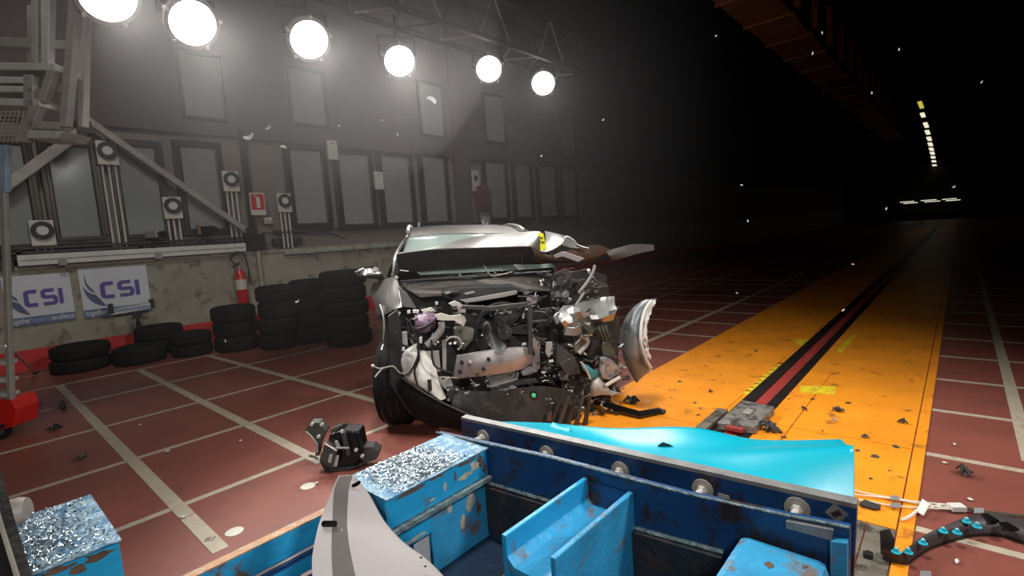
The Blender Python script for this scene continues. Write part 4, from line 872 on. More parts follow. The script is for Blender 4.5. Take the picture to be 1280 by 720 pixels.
# left cluster: tank, reservoir, hoses
pp('wheel_liner', [(185, 110), (240, 70), (262, 180), (265, 330), (290, 450), (360, 520), (520, 600), (600, 690), (420, 690), (300, 620), (200, 470)], -.42, .04, m_black, Z6, bevel=.01)
sh('fluid_tank', [[(*Z6(330, 110), -.2), (*Z6(390, 98), -.22), (*Z6(438, 100), -.2)], [(*Z6(335, 150), -.26), (*Z6(390, 140), -.3), (*Z6(442, 135), -.26)], [(*Z6(350, 190), -.24), (*Z6(400, 192), -.26), (*Z6(440, 165), -.22)]], m_violet, th=.12)
tb('dark_hose', [(335, 175), (380, 165), (430, 135), (448, 115)], -.34, .009, m_black, Z6)
sh('washer_reservoir', [[(*Z6(345, 262), -.42), (*Z6(352, 300), -.44), (*Z6(365, 300), -.44), (*Z6(385, 300), -.42)], [(*Z6(265, 318), -.44), (*Z6(310, 330), -.5), (*Z6(360, 370), -.48), (*Z6(445, 385), -.46)], [(*Z6(268, 400), -.46), (*Z6(320, 410), -.5), (*Z6(380, 430), -.52), (*Z6(455, 440), -.48)], [(*Z6(280, 435), -.46), (*Z6(345, 470), -.52), (*Z6(420, 500), -.54), (*Z6(475, 500), -.5)], [(*Z6(340, 480), -.48), (*Z6(400, 505), -.52), (*Z6(465, 548), -.54), (*Z6(494, 545), -.5)]], m_resv, 4, 4, .1, .004)
pp('reservoir_neck', [(312, 285), (345, 262), (352, 300), (330, 330), (300, 335)], -.45, .05, m_resv, Z6)
pp('bracket_plate', [(385, 295), (460, 290), (470, 400), (440, 400), (400, 345)], -.4, .02, m_pgrey, Z6); pp('bracket_plate', [(455, 430), (520, 430), (540, 490), (500, 500), (470, 470)], -.38, .03, m_pgrey, Z6)
pp('dark_slot', [(398, 445), (420, 442), (424, 500), (405, 510)], -.56, .02, m_black, Z6)
tb('grey_hose', [(472, 140), (472, 175), (440, 220), (395, 262)], -.36, .03, m_hose, Z6, 10)
pp('lamp_carrier', [(436, 100), (470, 90), (520, 105), (590, 95), (605, 130), (590, 165), (540, 130), (470, 130), (445, 125)], -.34, .02, m_cream, Z6)
pp('lamp_housing', [(540, 170), (590, 165), (650, 180), (640, 230), (590, 290), (545, 250)], -.2, .1, M('frosted_lamp_plastic', (110, 106, 94), .4, .1), Z6, bevel=.01)
for x, y in ((520, 250), (545, 248), (440, 255), (455, 243)): tb('bolt_head', [(x, y, -.36), (x, y, -.30)], 0, .013 if x > 500 else .01, m_alu, Z6, 8)
tb('ring_clamp', [(495, 240), (520, 220), (560, 222), (580, 260), (560, 285)], -.33, .01, m_alud, Z6)
pp('control_box', [(262, 195), (290, 190), (295, 260), (268, 265)], -.3, .06, m_pgrey, Z6)
for x, y in ((270, 283), (300, 85), (330, 82), (345, 83)): pp('clip', [(x-9, y-8), (x+9, y-9), (x+9, y+8), (x-9, y+9)], -.35, .03, m_white, Z6)
pp('white_connector', [(355, 220), (372, 218), (370, 252), (356, 250)], -.42, .03, m_white, Z6); pp('white_connector', [(440, 30), (455, 30), (455, 48), (442, 50)], -.1, .02, m_white, Z6)
pp('silver_clip', [(510, 40), (545, 25), (585, 45), (580, 55), (530, 55)], -.1, .03, m_alu, Z6); pp('silver_clip', [(365, 75), (420, 62), (440, 80), (380, 92)], -.25, .03, m_cream, Z6)
tb('chrome_strip', [(250, 85), (240, 120), (248, 160), (240, 185)], -.35, .012, m_alu, Z6)
for pts in ([(300, 130), (330, 200), (350, 260), (345, 330), (300, 410), (250, 410)], [(345, 262), (355, 330), (330, 400), (350, 480)], [(420, 230), (425, 330), (450, 380), (540, 410)], [(290, 120), (300, 190), (340, 235)], [(230, 190), (260, 250), (300, 270)]): tb('wire_loom', pts, -.55, .009, m_black, Z6)
tb('wire_end', [(110, 368), (150, 385), (215, 372), (260, 410), (320, 395)], -.5, .006, m_pgrey, Z6); tb('wire_end', [(165, 378), (145, 400), (122, 428)], -.5, .006, m_cream, Z6)
obj('marker_dot', MB().lathe([(0, -.014), (.01, -.01), (.014, 0), (.01, .01), (0, .014)], K(*Z6(110, 369), -.5), cb_, 10), m_white, car, smooth=True)
mo = pp('fan_motor', [(500, 490), (570, 488), (575, 540), (560, 575), (505, 560)], -.45, .1, m_engine, Z6, bevel=.01)
for x, y in ((508, 497), (555, 495), (565, 545), (510, 550), (535, 565)): tb('screw', [(x, y, -.48), (x, y, -.44)], 0, .01, m_alud, Z6, 8, parent=mo)
# lower grille, cooler, bumper skin
pp('cooler', [(490, 375), (750, 320), (765, 385), (530, 455)], -.4, .05, m_pgrey, ZF); tb('cooler_rim', [(495, 450), (535, 455), (765, 388), (772, 325)], -.42, .012, m_alud, ZF, 6, 1); pp('cooler_frame', [(435, 360), (490, 365), (520, 460), (480, 440)], -.41, .05, m_engine, ZF)
pp('grille_bar', [(520, 475), (800, 405), (940, 390), (960, 420), (800, 440), (540, 500)], -.45, .05, m_engine, ZF); pp('grille_bar', [(600, 490), (760, 462), (762, 470), (608, 502)], -.47, .03, m_pgrey, ZF)
for k in range(6): pp('grille_slot', [(520+k*70, 525-k*13), (570+k*70, 515-k*13), (575+k*70, 550-k*13), (525+k*70, 560-k*13)], -.5, .03, m_blackg, ZF)
sg('bumper_skin', [[K(*Z2(420, 345), -.45), K(*Z2(540, 350), -.55), K(*Z2(680, 335), -.6), K(*Z2(780, 330), -.58), K(*Z2(870, 350), -.5), K(*Z2(905, 375), -.42)],
                   [K(*Z2(400, 400), -.5), K(*Z2(540, 420), -.58), K(*Z2(680, 410), -.61), K(*Z2(780, 410), -.60), K(*Z2(870, 400), -.53), K(*Z2(915, 430), -.44)],
                   [K(*Z2(420, 440), -.5), K(*Z2(540, 480), -.58), K(*Z2(680, 490), -.64), K(*Z2(780, 490), -.62), K(*Z2(870, 485), -.52), K(*Z2(930, 480), -.42)]], M('scuffed_black_bumper', (30, 29, 28), .7, 0, .5, 3, .3, 20, (58, 56, 54), .42, 6), 4, 4, cb_*.01)
sg('bumper_corner', [[K(*Z6(265, 430), -.45), K(*Z6(360, 500), -.52), K(*Z6(470, 560), -.56), K(*Z6(580, 610), -.6), K(*Z6(660, 650), -.6)], [K(*Z6(230, 480), -.42), K(*Z6(330, 560), -.5), K(*Z6(440, 610), -.54), K(*Z6(560, 650), -.58), K(*Z6(640, 690), -.58)], [K(*Z6(250, 560), -.38), K(*Z6(330, 640), -.42), K(*Z6(430, 690), -.46), K(*Z6(540, 700), -.5), K(*Z6(620, 720), -.5)]], m_rubber, 4, 4, cb_*.01)
tb('skin_edge', [(265, 432, -.46), (370, 505, -.53), (480, 565, -.57), (590, 615, -.61), (680, 655, -.61)], 0, .008, m_paintd, Z6)
tb('hook_wire', [(345, 385), (380, 430), (410, 442), (425, 432)], -.42, .006, m_alu, ZF)
obj('green_marker', MB().lathe([(0, -.02), (.014, -.015), (.02, 0), (.014, .015), (0, .02)], K(667, 494.5, -.72), cb_, 12), m_green, car, smooth=True)
obj('marker_base', MB().lathe([(0, 0), (.034, 0), (.034, .01), (0, .01)], K(667, 494.5, -.70), cb_, 14), m_blackg, car)
# smashed side: strut tower, canister, lamp shells, fender
sh('strut_tower', [[(*Z1(805, 440), -.3), (*Z1(850, 395), -.3), (*Z1(900, 385), -.2), (*Z1(960, 370), -.2), (*Z1(1045, 356), -.3)], [(*Z1(830, 450), -.42), (*Z1(870, 420), -.36), (*Z1(915, 415), -.5), (*Z1(975, 405), -.34), (*Z1(1055, 385), -.42)], [(*Z1(850, 475), -.38), (*Z1(885, 460), -.46), (*Z1(930, 455), -.36), (*Z1(985, 440), -.5), (*Z1(1060, 415), -.4)], [(*Z1(850, 508), -.34), (*Z1(890, 490), -.34), (*Z1(930, 470), -.42), (*Z1(990, 462), -.36), (*Z1(1040, 452), -.3)]], m_silver, 2, 2, .03, .012, None, 4, True, None, 22)
pp('tower_slot', [(895, 370), (960, 315), (985, 325), (975, 345), (910, 385)], -.47, .02, m_paintd, ZC_)
pp('tower_flange', [(560, 410), (600, 365), (640, 365), (620, 430), (640, 470), (590, 500)], -.38, .02, m_silver, ZC_)
pp('bent_plate', [(265, 195), (290, 85), (390, 100), (480, 60), (490, 170), (420, 205)], -.42, .02, m_silver, ZD)
pp('bent_plate', [(680, 620), (700, 540), (850, 520), (870, 560), (800, 620)], -.4, .02, m_steel, ZC_)
pp('dark_arm', [(490, 70), (540, 50), (640, 110), (650, 160), (600, 180), (510, 100)], -.5, .05, m_olive, ZD)
can = pp('canister', [(640, 120), (700, 80), (800, 60), (850, 240), (760, 270), (700, 230)], -.42, .12, m_olive, ZD, bevel=.01)
for k in range(3): tb('rib', [(705+k*42, 85-k*8, -.45), (725+k*42, 160-k*8, -.47), (765+k*40, 250-k*10, -.45)], 0, .012, m_olive, ZD, parent=can)
pp('canister_base', [(740, 340), (800, 270), (860, 310), (930, 440), (900, 490), (760, 470)], -.45, .1, m_olive, ZD, bevel=.01)
pp('suspension_cup', [(400, 300), (470, 230), (520, 190), (600, 190), (570, 290), (500, 390), (410, 440), (390, 350)], -.38, .06, M('pale_aluminium_casting', (150, 142, 130), .4, .7, .15, 10, .1, 20), ZD, bevel=.01)
pp('casting_flange', [(300, 305), (370, 320), (380, 350), (330, 345)], -.45, .03, m_silver, ZD); pp('casting_flange', [(560, 170), (620, 170), (625, 205), (560, 205)], -.45, .03, m_silver, ZD)
tb('pale_tube', [(470, 200), (520, 230), (560, 260), (540, 330), (450, 430)], -.42, .02, m_alud, ZD)
pp('lamp_shell', [(725, 480), (800, 475), (900, 530), (960, 600), (980, 680), (850, 780), (760, 760), (720, 650)], -.5, .05, M('scratched_lamp_shell', (160, 164, 168), .25, .6, .2, 10, .15, 20, (84, 112, 136), .45, 9), ZD, bevel=.012)
sh('teal_sheet', [[(*Z7(530, 350), -.5), (*Z7(575, 370), -.48), (*Z7(600, 395), -.46)], [(*Z7(550, 390), -.52), (*Z7(590, 400), -.5), (*Z7(640, 400), -.46)], [(*Z7(585, 430), -.5), (*Z7(610, 440), -.48), (*Z7(640, 420), -.46)]], m_teal, th=.01)
tb('bright_edge', [(535, 350), (560, 385), (580, 430), (585, 440)], -.54, .008, m_alu, Z7)
sh('lower_arm_plate', [[(*Z7(590, 440), -.45), (*Z7(625, 415), -.45), (*Z7(645, 425), -.42)], [(*Z7(590, 490), -.5), (*Z7(630, 480), -.52), (*Z7(690, 495), -.46)], [(*Z7(580, 535), -.46), (*Z7(620, 530), -.5), (*Z7(750, 515), -.44)]], m_alud, th=.02, crump=.006)
pp('lamp_rim', [(660, 470), (740, 425), (748, 435), (670, 482)], -.54, .02, m_cream, Z7)
pp('grey_plate', [(30, 290), (110, 285), (115, 410), (60, 490), (25, 430)], -.4, .03, m_pgrey, ZD); pp('grey_plate', [(170, 300), (400, 480), (340, 570), (160, 560)], -.42, .06, m_engine, ZD); pp('grey_plate', [(190, 560), (400, 480), (480, 690), (300, 720)], -.45, .05, m_engine, ZD)
sh('outer_fender', [[(*ZG(235, 127), -.45), (*ZG(255, 124), -.5), (*ZG(275, 122), -.5), (*ZG(292, 121), -.48)], [(*ZG(178, 170), -.38), (*ZG(200, 175), -.48), (*ZG(235, 180), -.52), (*ZG(262, 178), -.5)], [(*ZG(138, 240), -.34), (*ZG(165, 245), -.5), (*ZG(200, 250), -.56), (*ZG(232, 248), -.52)], [(*ZG(128, 310), -.34), (*ZG(160, 315), -.5), (*ZG(200, 320), -.58), (*ZG(230, 322), -.54)], [(*ZG(140, 385), -.36), (*ZG(165, 390), -.5), (*ZG(205, 392), -.56), (*ZG(245, 388), -.52)], [(*ZG(165, 440), -.4), (*ZG(190, 445), -.48), (*ZG(225, 440), -.52), (*ZG(265, 430), -.5)], [(*ZG(200, 498), -.45), (*ZG(205, 496), -.46), (*ZG(215, 485), -.47), (*ZG(240, 462), -.47)]], M('scraped_grey_fender', (128, 130, 130), .4, .2, .15, 3, .03, 20, (86, 96, 98), .45, 5), 4, 4, .012)
tb('torn_edge', [(268, 128, -.54), (238, 175, -.55), (222, 245, -.58), (222, 320, -.6), (240, 385, -.58), (265, 432, -.54)], 0, .014, m_white, ZG)
sh('torn_foam', [[(*ZG(272, 128), -.53), (*ZG(290, 124), -.53)], [(*ZG(250, 175), -.54), (*ZG(272, 172), -.54)], [(*ZG(236, 230), -.56), (*ZG(252, 225), -.56)], [(*ZG(232, 300), -.57), (*ZG(246, 296), -.57)], [(*ZG(240, 352), -.56), (*ZG(258, 350), -.56)], [(*ZG(256, 395), -.55), (*ZG(268, 392), -.55)]], m_white, 3, 4, .02, .01)
# upper right debris
tb('air_pipe', [Z1(972, 228), Z1(962, 262), Z1(935, 305), Z1(905, 340)], -.1, .014, m_hose, None, 8); tb('air_pipe', [Z1(930, 335), Z1(905, 375), Z1(890, 398)], -.15, .013, m_hose, None, 8)
pp('dark_panel', [(400, 400), (480, 360), (515, 380), (525, 430), (440, 500)], .1, .03, m_paintd, Z5); pp('hinge_bracket', [(690, 445), (720, 450), (785, 490), (740, 498), (690, 475)], .0, .02, m_paintd, Z5)
pp('bright_casting', [(460, 545), (490, 515), (510, 530), (500, 560), (530, 575), (500, 610), (470, 600)], -.05, .06, m_silver, Z5); pp('bright_casting', [(655, 430), (680, 420), (692, 440), (668, 460)], -.05, .05, m_alud, Z5)
tb('bonnet_stay', [(180, 280), (180, 335)], .3, .006, m_black, Z5)
# tangle of small torn pieces and wiring, each its own part
r_ = random.Random(21)
def inside(poly, x, y):
    c = False; j = len(poly)-1
    for i in range(len(poly)):
        if (poly[i][1] > y) != (poly[j][1] > y) and x < (poly[j][0]-poly[i][0])*(y-poly[i][1])/(poly[j][1]-poly[i][1])+poly[i][0]: c = not c
        j = i
    return c
def junk(poly, t0, t1, n, mats, smin, smax):
    xs = [p[0] for p in poly]; ys_ = [p[1] for p in poly]; k = 0
    while k < n:
        x, y = r_.uniform(min(xs), max(xs)), r_.uniform(min(ys_), max(ys_))
        if not inside(poly, x, y): continue
        k += 1; tt_ = r_.uniform(t0, t1); c = K(x, y, tt_); s = r_.uniform(smin, smax); m = r_.choice(mats)
        rot = Matrix.Rotation(r_.uniform(0, 6.3), 3, 'Z') @ Matrix.Rotation(r_.uniform(0, 6.3), 3, 'X')
        kind = r_.random()
        if kind < .45:
            g = [[c+rot@V((u*s, v*s*.6, s*.25*sin(u*3+v*2)+r_.uniform(-.1, .1)*s)) for u in (-1, -.3, .4, 1)] for v in (-1, 0, 1)]
            obj('torn_bracket', MB().sheet(g, rot@V((0, 0, .006))), m, car, smooth=True, angle=25)
        elif kind < .75:
            obj('broken_bar', MB().tube([c+rot@V((-s*1.3, 0, 0)), c+rot@V((0, s*.3, s*.1)), c+rot@V((s*1.3, -s*.1, 0))], s*.16, 6), m, car, smooth=True)
        elif kind < .9:
            obj('small_hose', MB().tube(cr([c+rot@V((-s*1.5, 0, 0)), c+rot@V((-s*.5, s*.9, 0)), c+rot@V((s*.6, s*.2, s*.6)), c+rot@V((s*1.5, s*.5, 0))], 4), s*.12, 6), m_black if r_.random() < .7 else m_pgrey, car, smooth=True)
        else:
            obj('bolt', MB().lathe([(0, -s*.3), (s*.25, -s*.3), (s*.25, 0), (s*.15, s*.05), (s*.15, s*.6)], c, rot@V((0, 0, 1)), 8), m_alu, car)
dk = [m_black, m_engine, m_blackg, m_engine, m_paintd, m_olive]
junk([(500, 385), (560, 375), (600, 380), (590, 440), (520, 440), (500, 430)], -.25, .05, 26, dk+[m_pgrey, m_steel], .02, .05)
junk([(655, 345), (740, 330), (765, 350), (700, 400), (690, 440), (660, 430)], -.25, .1, 50, dk+[m_steel], .02, .065)
junk([(665, 400), (700, 400), (690, 440), (740, 440), (760, 470), (740, 510), (690, 500), (670, 450)], -.45, -.2, 60, dk+dk+[m_steel, m_alud], .02, .06)
junk([(740, 425), (785, 425), (790, 470), (760, 510), (735, 500)], -.45, -.25, 34, dk+[m_pgrey, m_alud], .02, .05)
junk([(700, 495), (765, 490), (775, 530), (720, 535)], -.5, -.3, 26, dk+[m_pgrey], .02, .055)
junk([(560, 385), (690, 375), (690, 395), (560, 400)], -.35, -.15, 24, dk+[m_alu], .012, .035)
junk([(560, 475), (640, 480), (700, 470), (700, 490), (600, 500)], -.45, -.3, 14, dk, .02, .05)
# finer scraps between the big pieces
junk([(500, 390), (560, 378), (640, 380), (690, 380), (690, 430), (600, 440), (560, 430), (500, 425)], -.4, -.1, 90, dk+[m_pgrey, m_steel, m_cream], .007, .022)
junk([(660, 350), (740, 335), (770, 350), (775, 400), (690, 400), (665, 440)], -.3, -.05, 70, dk+[m_steel, m_alu], .007, .024)
junk([(680, 430), (780, 430), (790, 470), (765, 520), (700, 525), (672, 480)], -.55, -.35, 110, dk+[m_steel, m_pgrey, m_alud, m_cream], .007, .026)
junk([(545, 465), (700, 465), (740, 500), (735, 528), (680, 500), (560, 492)], -.68, -.56, 46, dk+[m_paintd, m_pgrey], .007, .022)
for k in range(5): pp('rib', [(700+k*9, 497), (704+k*9, 495), (690+k*11, 535), (684+k*11, 535)], -.64, .02, m_engine if k % 2 else m_black)
pp('torn_tongue', [(386, 600), (400, 520), (440, 480), (455, 500), (440, 600)], -.66, .015, m_pgrey if 0 else m_paintd, ZE)

# ------------------------------------------------------------------ loose pieces on the floor
def fl(x, y): return P(x, y, z=0)
# torn-off headlamp module
c = fl(432, 592); a = at_ = None
t = thing('wrecked_module', 'black torn-off lamp module lying on the floor by the foil-topped beam', 'debris', c)
D2 = (fl(430, 588)-CAM).dot(fw)
ZM = lambda x, y: (360+x/7.2, 510+y/7.2)
def mod(name, pts, dd, dep, mat, bevel=.004):
    q = [P(*ZM(*p), d=D2+dd) for p in pts]
    q = [V((v.x, v.y, max(v.z, .004))) for v in q]; return obj(name, MB().prism(q, V((fw.x, fw.y, .05))*dep), mat, t, bevel=bevel)
mod('housing', [(330, 320), (440, 385), (400, 540), (280, 475)], -.06, .1, m_engine); mod('housing', [(370, 240), (500, 200), (640, 220), (680, 400), (600, 520), (420, 530), (440, 385), (360, 320)], 0, .14, m_blackg, .01)
mod('base', [(280, 480), (420, 545), (600, 530), (700, 500), (560, 570), (400, 610), (330, 570)], -.02, .14, m_black); mod('tail', [(640, 350), (760, 350), (820, 390), (800, 460), (700, 500), (640, 460)], .02, .1, m_engine)
mod('arm', [(150, 200), (200, 130), (280, 130), (350, 200), (320, 260), (280, 350), (270, 440), (240, 430), (255, 320), (200, 250)], .03, .08, m_olive, .008)
mod('top_rib', [(370, 200), (480, 150), (490, 165), (410, 230)], .02, .05, m_olive); mod('fin', [(470, 230), (510, 220), (560, 430), (530, 440)], -.03, .03, m_engine)
mod('fin', [(560, 220), (600, 220), (640, 420), (600, 440)], -.03, .03, m_blackg); mod('pale_label', [(370, 420), (402, 420), (385, 500), (355, 490)], -.07, .01, m_pgrey); mod('pale_label', [(415, 430), (460, 425), (440, 530), (400, 530)], -.045, .01, m_pgrey)
mod('pale_label', [(415, 300), (445, 295), (475, 360), (440, 370)], -.04, .01, m_pgrey)
def mt(name, pts, r, mat): obj(name, MB().tube([P(*ZM(*p), d=D2-.06) for p in pts], r, 6), mat, t, smooth=True)
mt('edge_trim', [(330, 320), (440, 385)], .006, m_cream); mt('edge_trim', [(160, 210), (210, 255), (260, 320), (262, 400)], .006, m_pgrey); mt('edge_trim', [(430, 360), (550, 360)], .007, m_pgrey); mt('wire', [(190, 430), (240, 440), (270, 460)], .008, m_olive)
for x, y in ((610, 380), (665, 435), (480, 210), (270, 260), (210, 150), (300, 150)):
    obj('bolt', MB().lathe([(0, 0), (.012, 0), (.012, .02), (0, .02)], P(*ZM(x, y), d=D2-.07), fw, 8), m_alu, t)
# black bar and tangle by the bumper
t = thing('broken_bar', 'long black plastic bar on orange plate right of the car bumper', 'debris', fl(790, 522))
A_, B_, C_ = fl(738, 510), fl(800, 524), fl(826, 519)
obj('bar', MB().tube([A_+V((0, 0, .10)), fl(770, 518)+V((0, 0, .06)), B_+V((0, 0, .035)), C_+V((0, 0, .035))], [.03, .03, .035, .02], 6), m_blackg, t)
obj('flange', MB().prism([B_+V((0, 0, .05)), C_+V((0, 0, .05)), C_+V((.05, .03, .05)), B_+V((.06, .03, .05))], (0, 0, -.05)), m_black, t); obj('end_tab', MB().box(C_+V((.02, 0, .02)), (.06, .05, .04)), m_engine, t)
def chip(name, x, y, s, mat, lab, cat='debris', flatness=.3, seed=0, group=None, z=0, parent=None, el=1.):
    r = random.Random(seed+int(x*7+y*13)); c = fl(x, y); n = r.randint(5, 7); pts = []
    a0 = r.uniform(0, 6.3)
    for k in range(n):
        a = a0+2*pi*k/n; q = s*r.uniform(.55, 1.1); pts.append(c+V((cos(a)*q*el, sin(a)*q/el, .012+z)))
    m = MB(); N = len(pts); top = c+V((r.uniform(-.2, .2)*s, r.uniform(-.2, .2)*s, .012+z+s*flatness))
    m.add(pts+[p*1+V((0, 0, -.003)) for p in pts]+[top], [(k, (k+1) % N, 2*N) for k in range(N)]+[(N+(k+1) % N, N+k, k, (k+1) % N)[::1] for k in range(0)]+[tuple(range(2*N-1, N-1, -1))]+[(k, N+k, N+(k+1) % N, (k+1) % N) for k in range(N)])
    o = obj(name, m, mat)
    tag(o, lab, cat, group); return o
def splat(x, y, lab, mat, s, n=6, seed=1, cat='debris'):
    """a small torn cluster: irregular fronds round a core"""
    r = random.Random(seed); c = fl(x, y); t = thing('torn_fragment', lab, cat, c)
    m = MB()
    for k in range(n):
        a = r.uniform(0, 6.3); L = s*r.uniform(.5, 1.1); p = c+V((cos(a)*L, sin(a)*L, .012+r.uniform(0, .5)*s)); q = c+V((cos(a)*L*.4, sin(a)*L*.4, .02+r.uniform(0, .7)*s))
        obj('frond', MB().tube([c+V((0, 0, .02)), q, p], [s*.22, s*.2, s*.1], 5), mat, t)
    return t
splat(790, 505, 'tallest ragged black fragment standing on the orange plate beside the bar', m_black, .085, 12, 3)
splat(888, 492, 'small upright black scrap alone on orange plate left of the rail', m_black, .03, 5, 4)
splat(962, 540, 'ragged grey-black tuft right of the tow block', m_engine, .085, 14, 5)
splat(1047, 516, 'round dark lump on orange plate, right of yellow tape', m_engine, .05, 9, 6)
splat(1081, 548, 'dark scrap on orange plate near the cyan barrier corner', m_black, .035, 6, 7)
splat(1130, 531, 'brownish scrap near the right edge of the orange plates', m_paintd, .04, 6, 8)
splat(1204, 593, 'black star-shaped scrap on red floor between the white lines', m_black, .06, 8, 9)
splat(1042, 528, 'small grey scrap below the round dark lump', m_pgrey, .03, 5, 10)
splat(1005, 513, 'thin dark splinter right of the tow rail', m_black, .04, 4, 11)
splat(68, 539, 'dark leaf-like scrap on the red floor at far left', m_black, .07, 7, 12)
splat(80, 512, 'forked black twig-like scrap on dim floor at left', m_black, .11, 4, 13)
splat(102, 576, 'dark blob of debris by the second long line at left', m_paintd, .06, 8, 14)
splat(40, 507, 'thin black sliver near the red tower foot', m_black, .10, 3, 15)
WH = [(301, 552, 'white chip on red floor left of the lamp module'), (451, 533, 'white chip near the car tyre, behind the lamp module'), (210, 565, 'white shaving on red floor above the centre line'), (175, 532, 'tiny pale chip on dim floor between left grid lines'),
      (262, 438, 'bright white chip on floor before the tyre pile'), (1193, 557, 'pale curl of plastic on red floor at right'), (1180, 580, 'pale crumbs on red floor right of orange edge'), (1213, 626, 'small pale crumbs behind the black curved trim'), (1196, 704, 'long pale shaving on the red floor, lower right'), (810, 503, 'white shard on orange plate by the black fragment'), (396, 605, 'pale chip behind the loose grey panel'), (228, 648, 'white paint fleck near the side rail')]
for i, (x, y, lab) in enumerate(WH): chip('white_chip', x, y, .017 if i != 4 else .03, m_white, lab, seed=i, group='pale chips scattered on the floor', el=1.5 if 'curl' in lab or 'shaving' in lab else 1)
DKC = [(900, 470), (868, 505), (918, 522), (986, 500), (1016, 500), (1060, 505), (1028, 540), (1072, 565), (1093, 572), (1112, 590), (1000, 470), (850, 478), (838, 498), (873, 520), (1120, 560), (1088, 600), (980, 548), (945, 440), (1010, 455)]
ADJ = ['flat', 'angular', 'slim', 'rounded', 'jagged', 'chipped', 'curled', 'ragged', 'square', 'pointed', 'bent', 'scuffed', 'split', 'narrow', 'dull', 'thin', 'oblong', 'tiny', 'crushed']
for i, (x, y) in enumerate(DKC): chip('dark_chip', x, y, .012+.008*(i % 3), [m_paintd, m_engine, m_olive][i % 3], 'small dark chip scattered on the orange runway plates', seed=i+40, group='dark chips on the orange plates')
for i, (x, y, s_, lab) in enumerate([(385, 608, .05, 'round pale floor disc left of the grey panel, farther one'), (293, 665, .05, 'round pale floor disc beside the marked white line')]):
    c = fl(x, y); o = obj('floor_disc', MB().lathe([(0, .006), (s_, .004), (s_, 0)], c, (0, 0, 1), 16), m_cream); tag(o, lab, 'disc', 'floor discs')
text_mesh('line_mark', '82', .06, fl(254, 678)+V((0, 0, .004)), V((.75, -.66, 0)), V((.66, .75, 0)), m_paintd, floor, 0)
# tow block on the rail
t = thing('tow_block', 'scuffed grey steel tow block sitting on the dark rail', 'block', (1.2, 2.5, 0))
Hb = .075
tpz = [P(x, y, z=Hb) for x, y in ((928, 500), (968, 508), (944, 533), (896, 528))]
obj('body', MB().prism([V((p.x, p.y, .014)) for p in tpz], (0, 0, Hb-.014)), m_block, t, bevel=.006)
mx_ = (tpz[2]+tpz[3])/2; obj('nose', MB().box(V((mx_.x-.02, mx_.y, .045)), (.05, .12, .04)), m_redstrip, t, bevel=.01); obj('lug', MB().box((tpz[0]+tpz[2])/2+V((0, 0, .006)), (.12, .06, .012)), m_alud, t, bevel=.004)
obj('skid', MB().box(V((tpz[3].x+.15, tpz[3].y+.09, .03)), (.5, .08, .03)), m_pad, t)
# curved black trim with cyan clips
t = thing('wheel_arch_trim', 'curved black wheel-arch trim with cyan clips lying at lower right', 'trim', fl(1180, 670))
ZT = lambda x, y: (1040+x/5.333, 600+y/5.333)
up_ = [(335, 460), (450, 490), (500, 455), (620, 365), (760, 300), (900, 245), (1020, 225), (1150, 235), (1300, 275), (1420, 330)]
lo_ = [(340, 515), (490, 552), (530, 530), (650, 450), (800, 395), (930, 362), (1050, 355), (1150, 365), (1300, 415), (1420, 480)]
top_ = [P(*ZT(*p), z=.075) for p in up_]; bot_ = [P(*ZT(*p), z=.02) for p in lo_]
mid_ = [(a*.35+b*.65)+V((0, 0, .022)) for a, b in zip(top_, bot_)]
obj('trim_strip', MB().sheet(crgrid([top_, mid_, bot_], 4, 3), (0, 0, -.012)), M('dark_trim_plastic', (58, 50, 52), .5, 0, .2, 8, .05, 60), t, smooth=True)
obj('trim_skirt', MB().sheet([cr(bot_, 4), [V((p.x, p.y, .004)) for p in cr(bot_, 4)]], (.006, .004, 0)), m_black, t)
obj('end_tab', MB().prism([P(*ZT(325, 500), z=.03), P(*ZT(318, 340), z=.16), P(*ZT(345, 330), z=.16), P(*ZT(380, 400), z=.1), P(*ZT(378, 470), z=.05)], V((.02, -.02, 0))), m_black, t)
for i, (x, y) in enumerate(((428, 466), (508, 468), (607, 408), (742, 330), (834, 338), (898, 265), (968, 298))):
    c = P(*ZT(x, y), z=.085); cl = obj('clip', MB().lathe([(0, .022), (.009, .02), (.012, .006), (.019, .004), (.019, 0)], c-V((0, 0, .012)), (0, 0, 1), 12), m_clip, t, smooth=True); obj('clip_eye', MB().lathe([(0, .004), (.005, .003), (.005, 0)], c+V((0, 0, .009)), (0, 0, 1), 8), m_white, cl)
for x, y in ((1050, 255), (1180, 310)): obj('socket', MB().box(P(*ZT(x, y), z=.072), (.06, .04, .012), Matrix.Rotation(.7, 3, 'Z')), m_blackg, t)
# cables with tape
t = thing('cable_bundle', 'thin white cables taped across orange plate behind the black trim', 'cable', fl(1130, 632))
def zc(x, y, z=.02): return P(*ZT(x, y), z=z)
for a_ in ([(140, 65), (260, 95), (400, 120), (590, 148), (830, 168)], [(140, 95), (300, 112), (420, 128), (600, 160), (820, 190)], [(140, 125), (280, 150), (400, 170), (580, 185), (820, 195)], [(640, 160), (720, 180), (830, 172)], [(640, 190), (720, 165), (820, 165)]):
    obj('cable', MB().tube(cr([zc(*p) for p in a_], 4), .0045, 6), m_cable, t, smooth=True)
obj('dark_cable', MB().tube(cr([zc(820, 180), zc(900, 190), zc(960, 205), zc(1100, 225), zc(1300, 245)], 4), .009, 6), m_olive, t, smooth=True)
obj('connector', MB().box(zc(832, 182, .025), (.05, .07, .03), Matrix.Rotation(.6, 3, 'Z')), m_white, t, bevel=.004)
obj('tape_flag', MB().prism([zc(605, 130, .05), zc(655, 165, .05), zc(610, 240, .02), zc(562, 210, .02)], (.002, .002, .004)), m_white, t)
obj('loose_end', MB().tube(cr([zc(562, 205), zc(530, 235), zc(480, 262), zc(460, 262)], 5), .008, 6), m_cable, t, smooth=True)
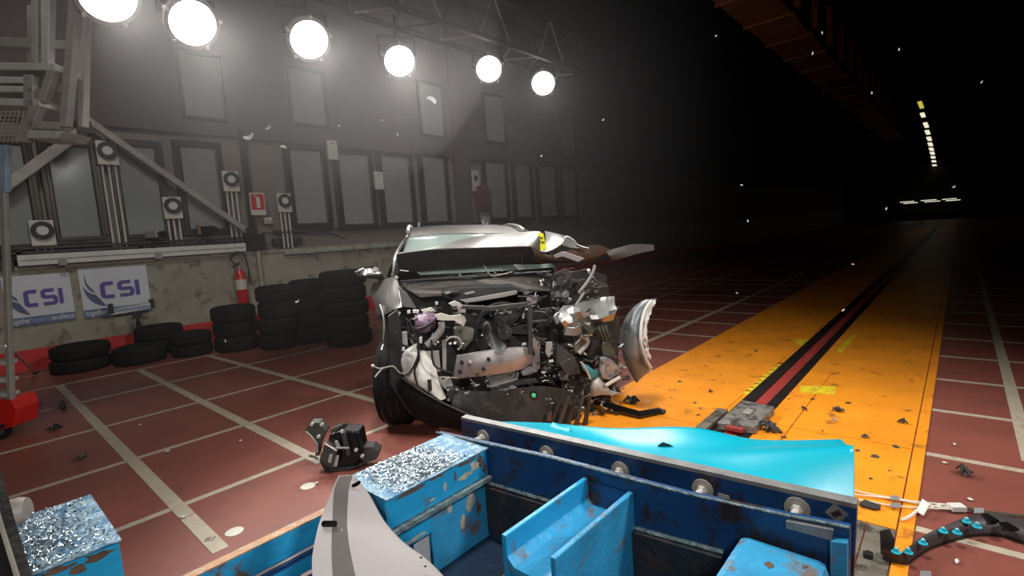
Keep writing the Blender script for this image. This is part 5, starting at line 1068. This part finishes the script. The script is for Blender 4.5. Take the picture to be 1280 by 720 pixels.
for q_ in ([(392, 105), (448, 108), (448, 140), (395, 137)], [(392, 155), (455, 158), (455, 188), (392, 184)], [(950, 188), (1010, 188), (1014, 220), (945, 225)], [(590, 608), (660, 612), (664, 650), (585, 650)]): obj('tape', MB().prism([zc(*p, .028) for p in q_], (0, 0, .003)), m_tapegrey, t)
pts = [zc(*p, .012) for p in ((180, 170), (215, 142), (325, 180), (318, 200), (280, 203))]
tag(obj('black_shard', MB().prism(pts, (0, 0, .012)), m_engine), 'flat black shard on orange plate beside the cyan barrier', 'debris')
pts = [zc(*p, .012) for p in ((205, 500), (240, 492), (275, 508), (262, 528), (210, 518))]
tag(obj('black_shard', MB().prism(pts, (0, 0, .02)), m_black), 'black shard on worn grey plate at the lower right', 'debris')
# bits still flying through the air
FLY = [(541, 124, .05, 1.6), (312, 172, .05, 1.5), (355, 183, .03, 1.4), (336, 160, .03, 1.3), (754, 150, .012, 1), (497, 168, .012, 1), (424, 157, .012, 1), (677, 195, .012, 1), (895, 45, .012, 1), (1016, 67, .016, 1), (1028, 41, .012, 1), (1124, 62, .014, 1), (1090, 116, .012, 1), (1227, 103, .016, 1), (1192, 234, .018, 1), (927, 231, .012, 1), (1108, 261, .014, 1), (935, 276, .012, 1), (372, 377, .02, 1.2), (282, 426, .014, 1), (921, 366, .01, 1), (1054, 388, .016, 1), (1066, 330, .012, 1), (478, 150, .012, 1)]
where = ['large curled white flake in air before an upper window', 'long white flake in air beside the dark post', 'small white curl in air over the extinguisher sign', 'short white curl in air left of an upper window']
for i, (x, y, s, e) in enumerate(FLY):
    r = random.Random(i); c = P(x, y, d=3.2+(i % 5)*.35); s *= (3.2+(i % 5)*.35)/5; a = r.uniform(0, 3)
    u = rt*cos(a)+up*sin(a); v = (up*cos(a)-rt*sin(a))*.4
    g = [[c+u*s*k+v*s*j*(1.2-abs(k)*.5)-fw*s*.3*k*k+v*s*k*k*.9 for k in (-1, -.4, .3, 1)] for j in (-1, 1)]
    o = obj('flying_flake', MB().sheet(g, fw*.003), m_white, smooth=True)
    tag(o, where[i] if i < 4 else 'tiny pale flake of debris flying in the air', 'flake', 'flakes of debris flying in the air')
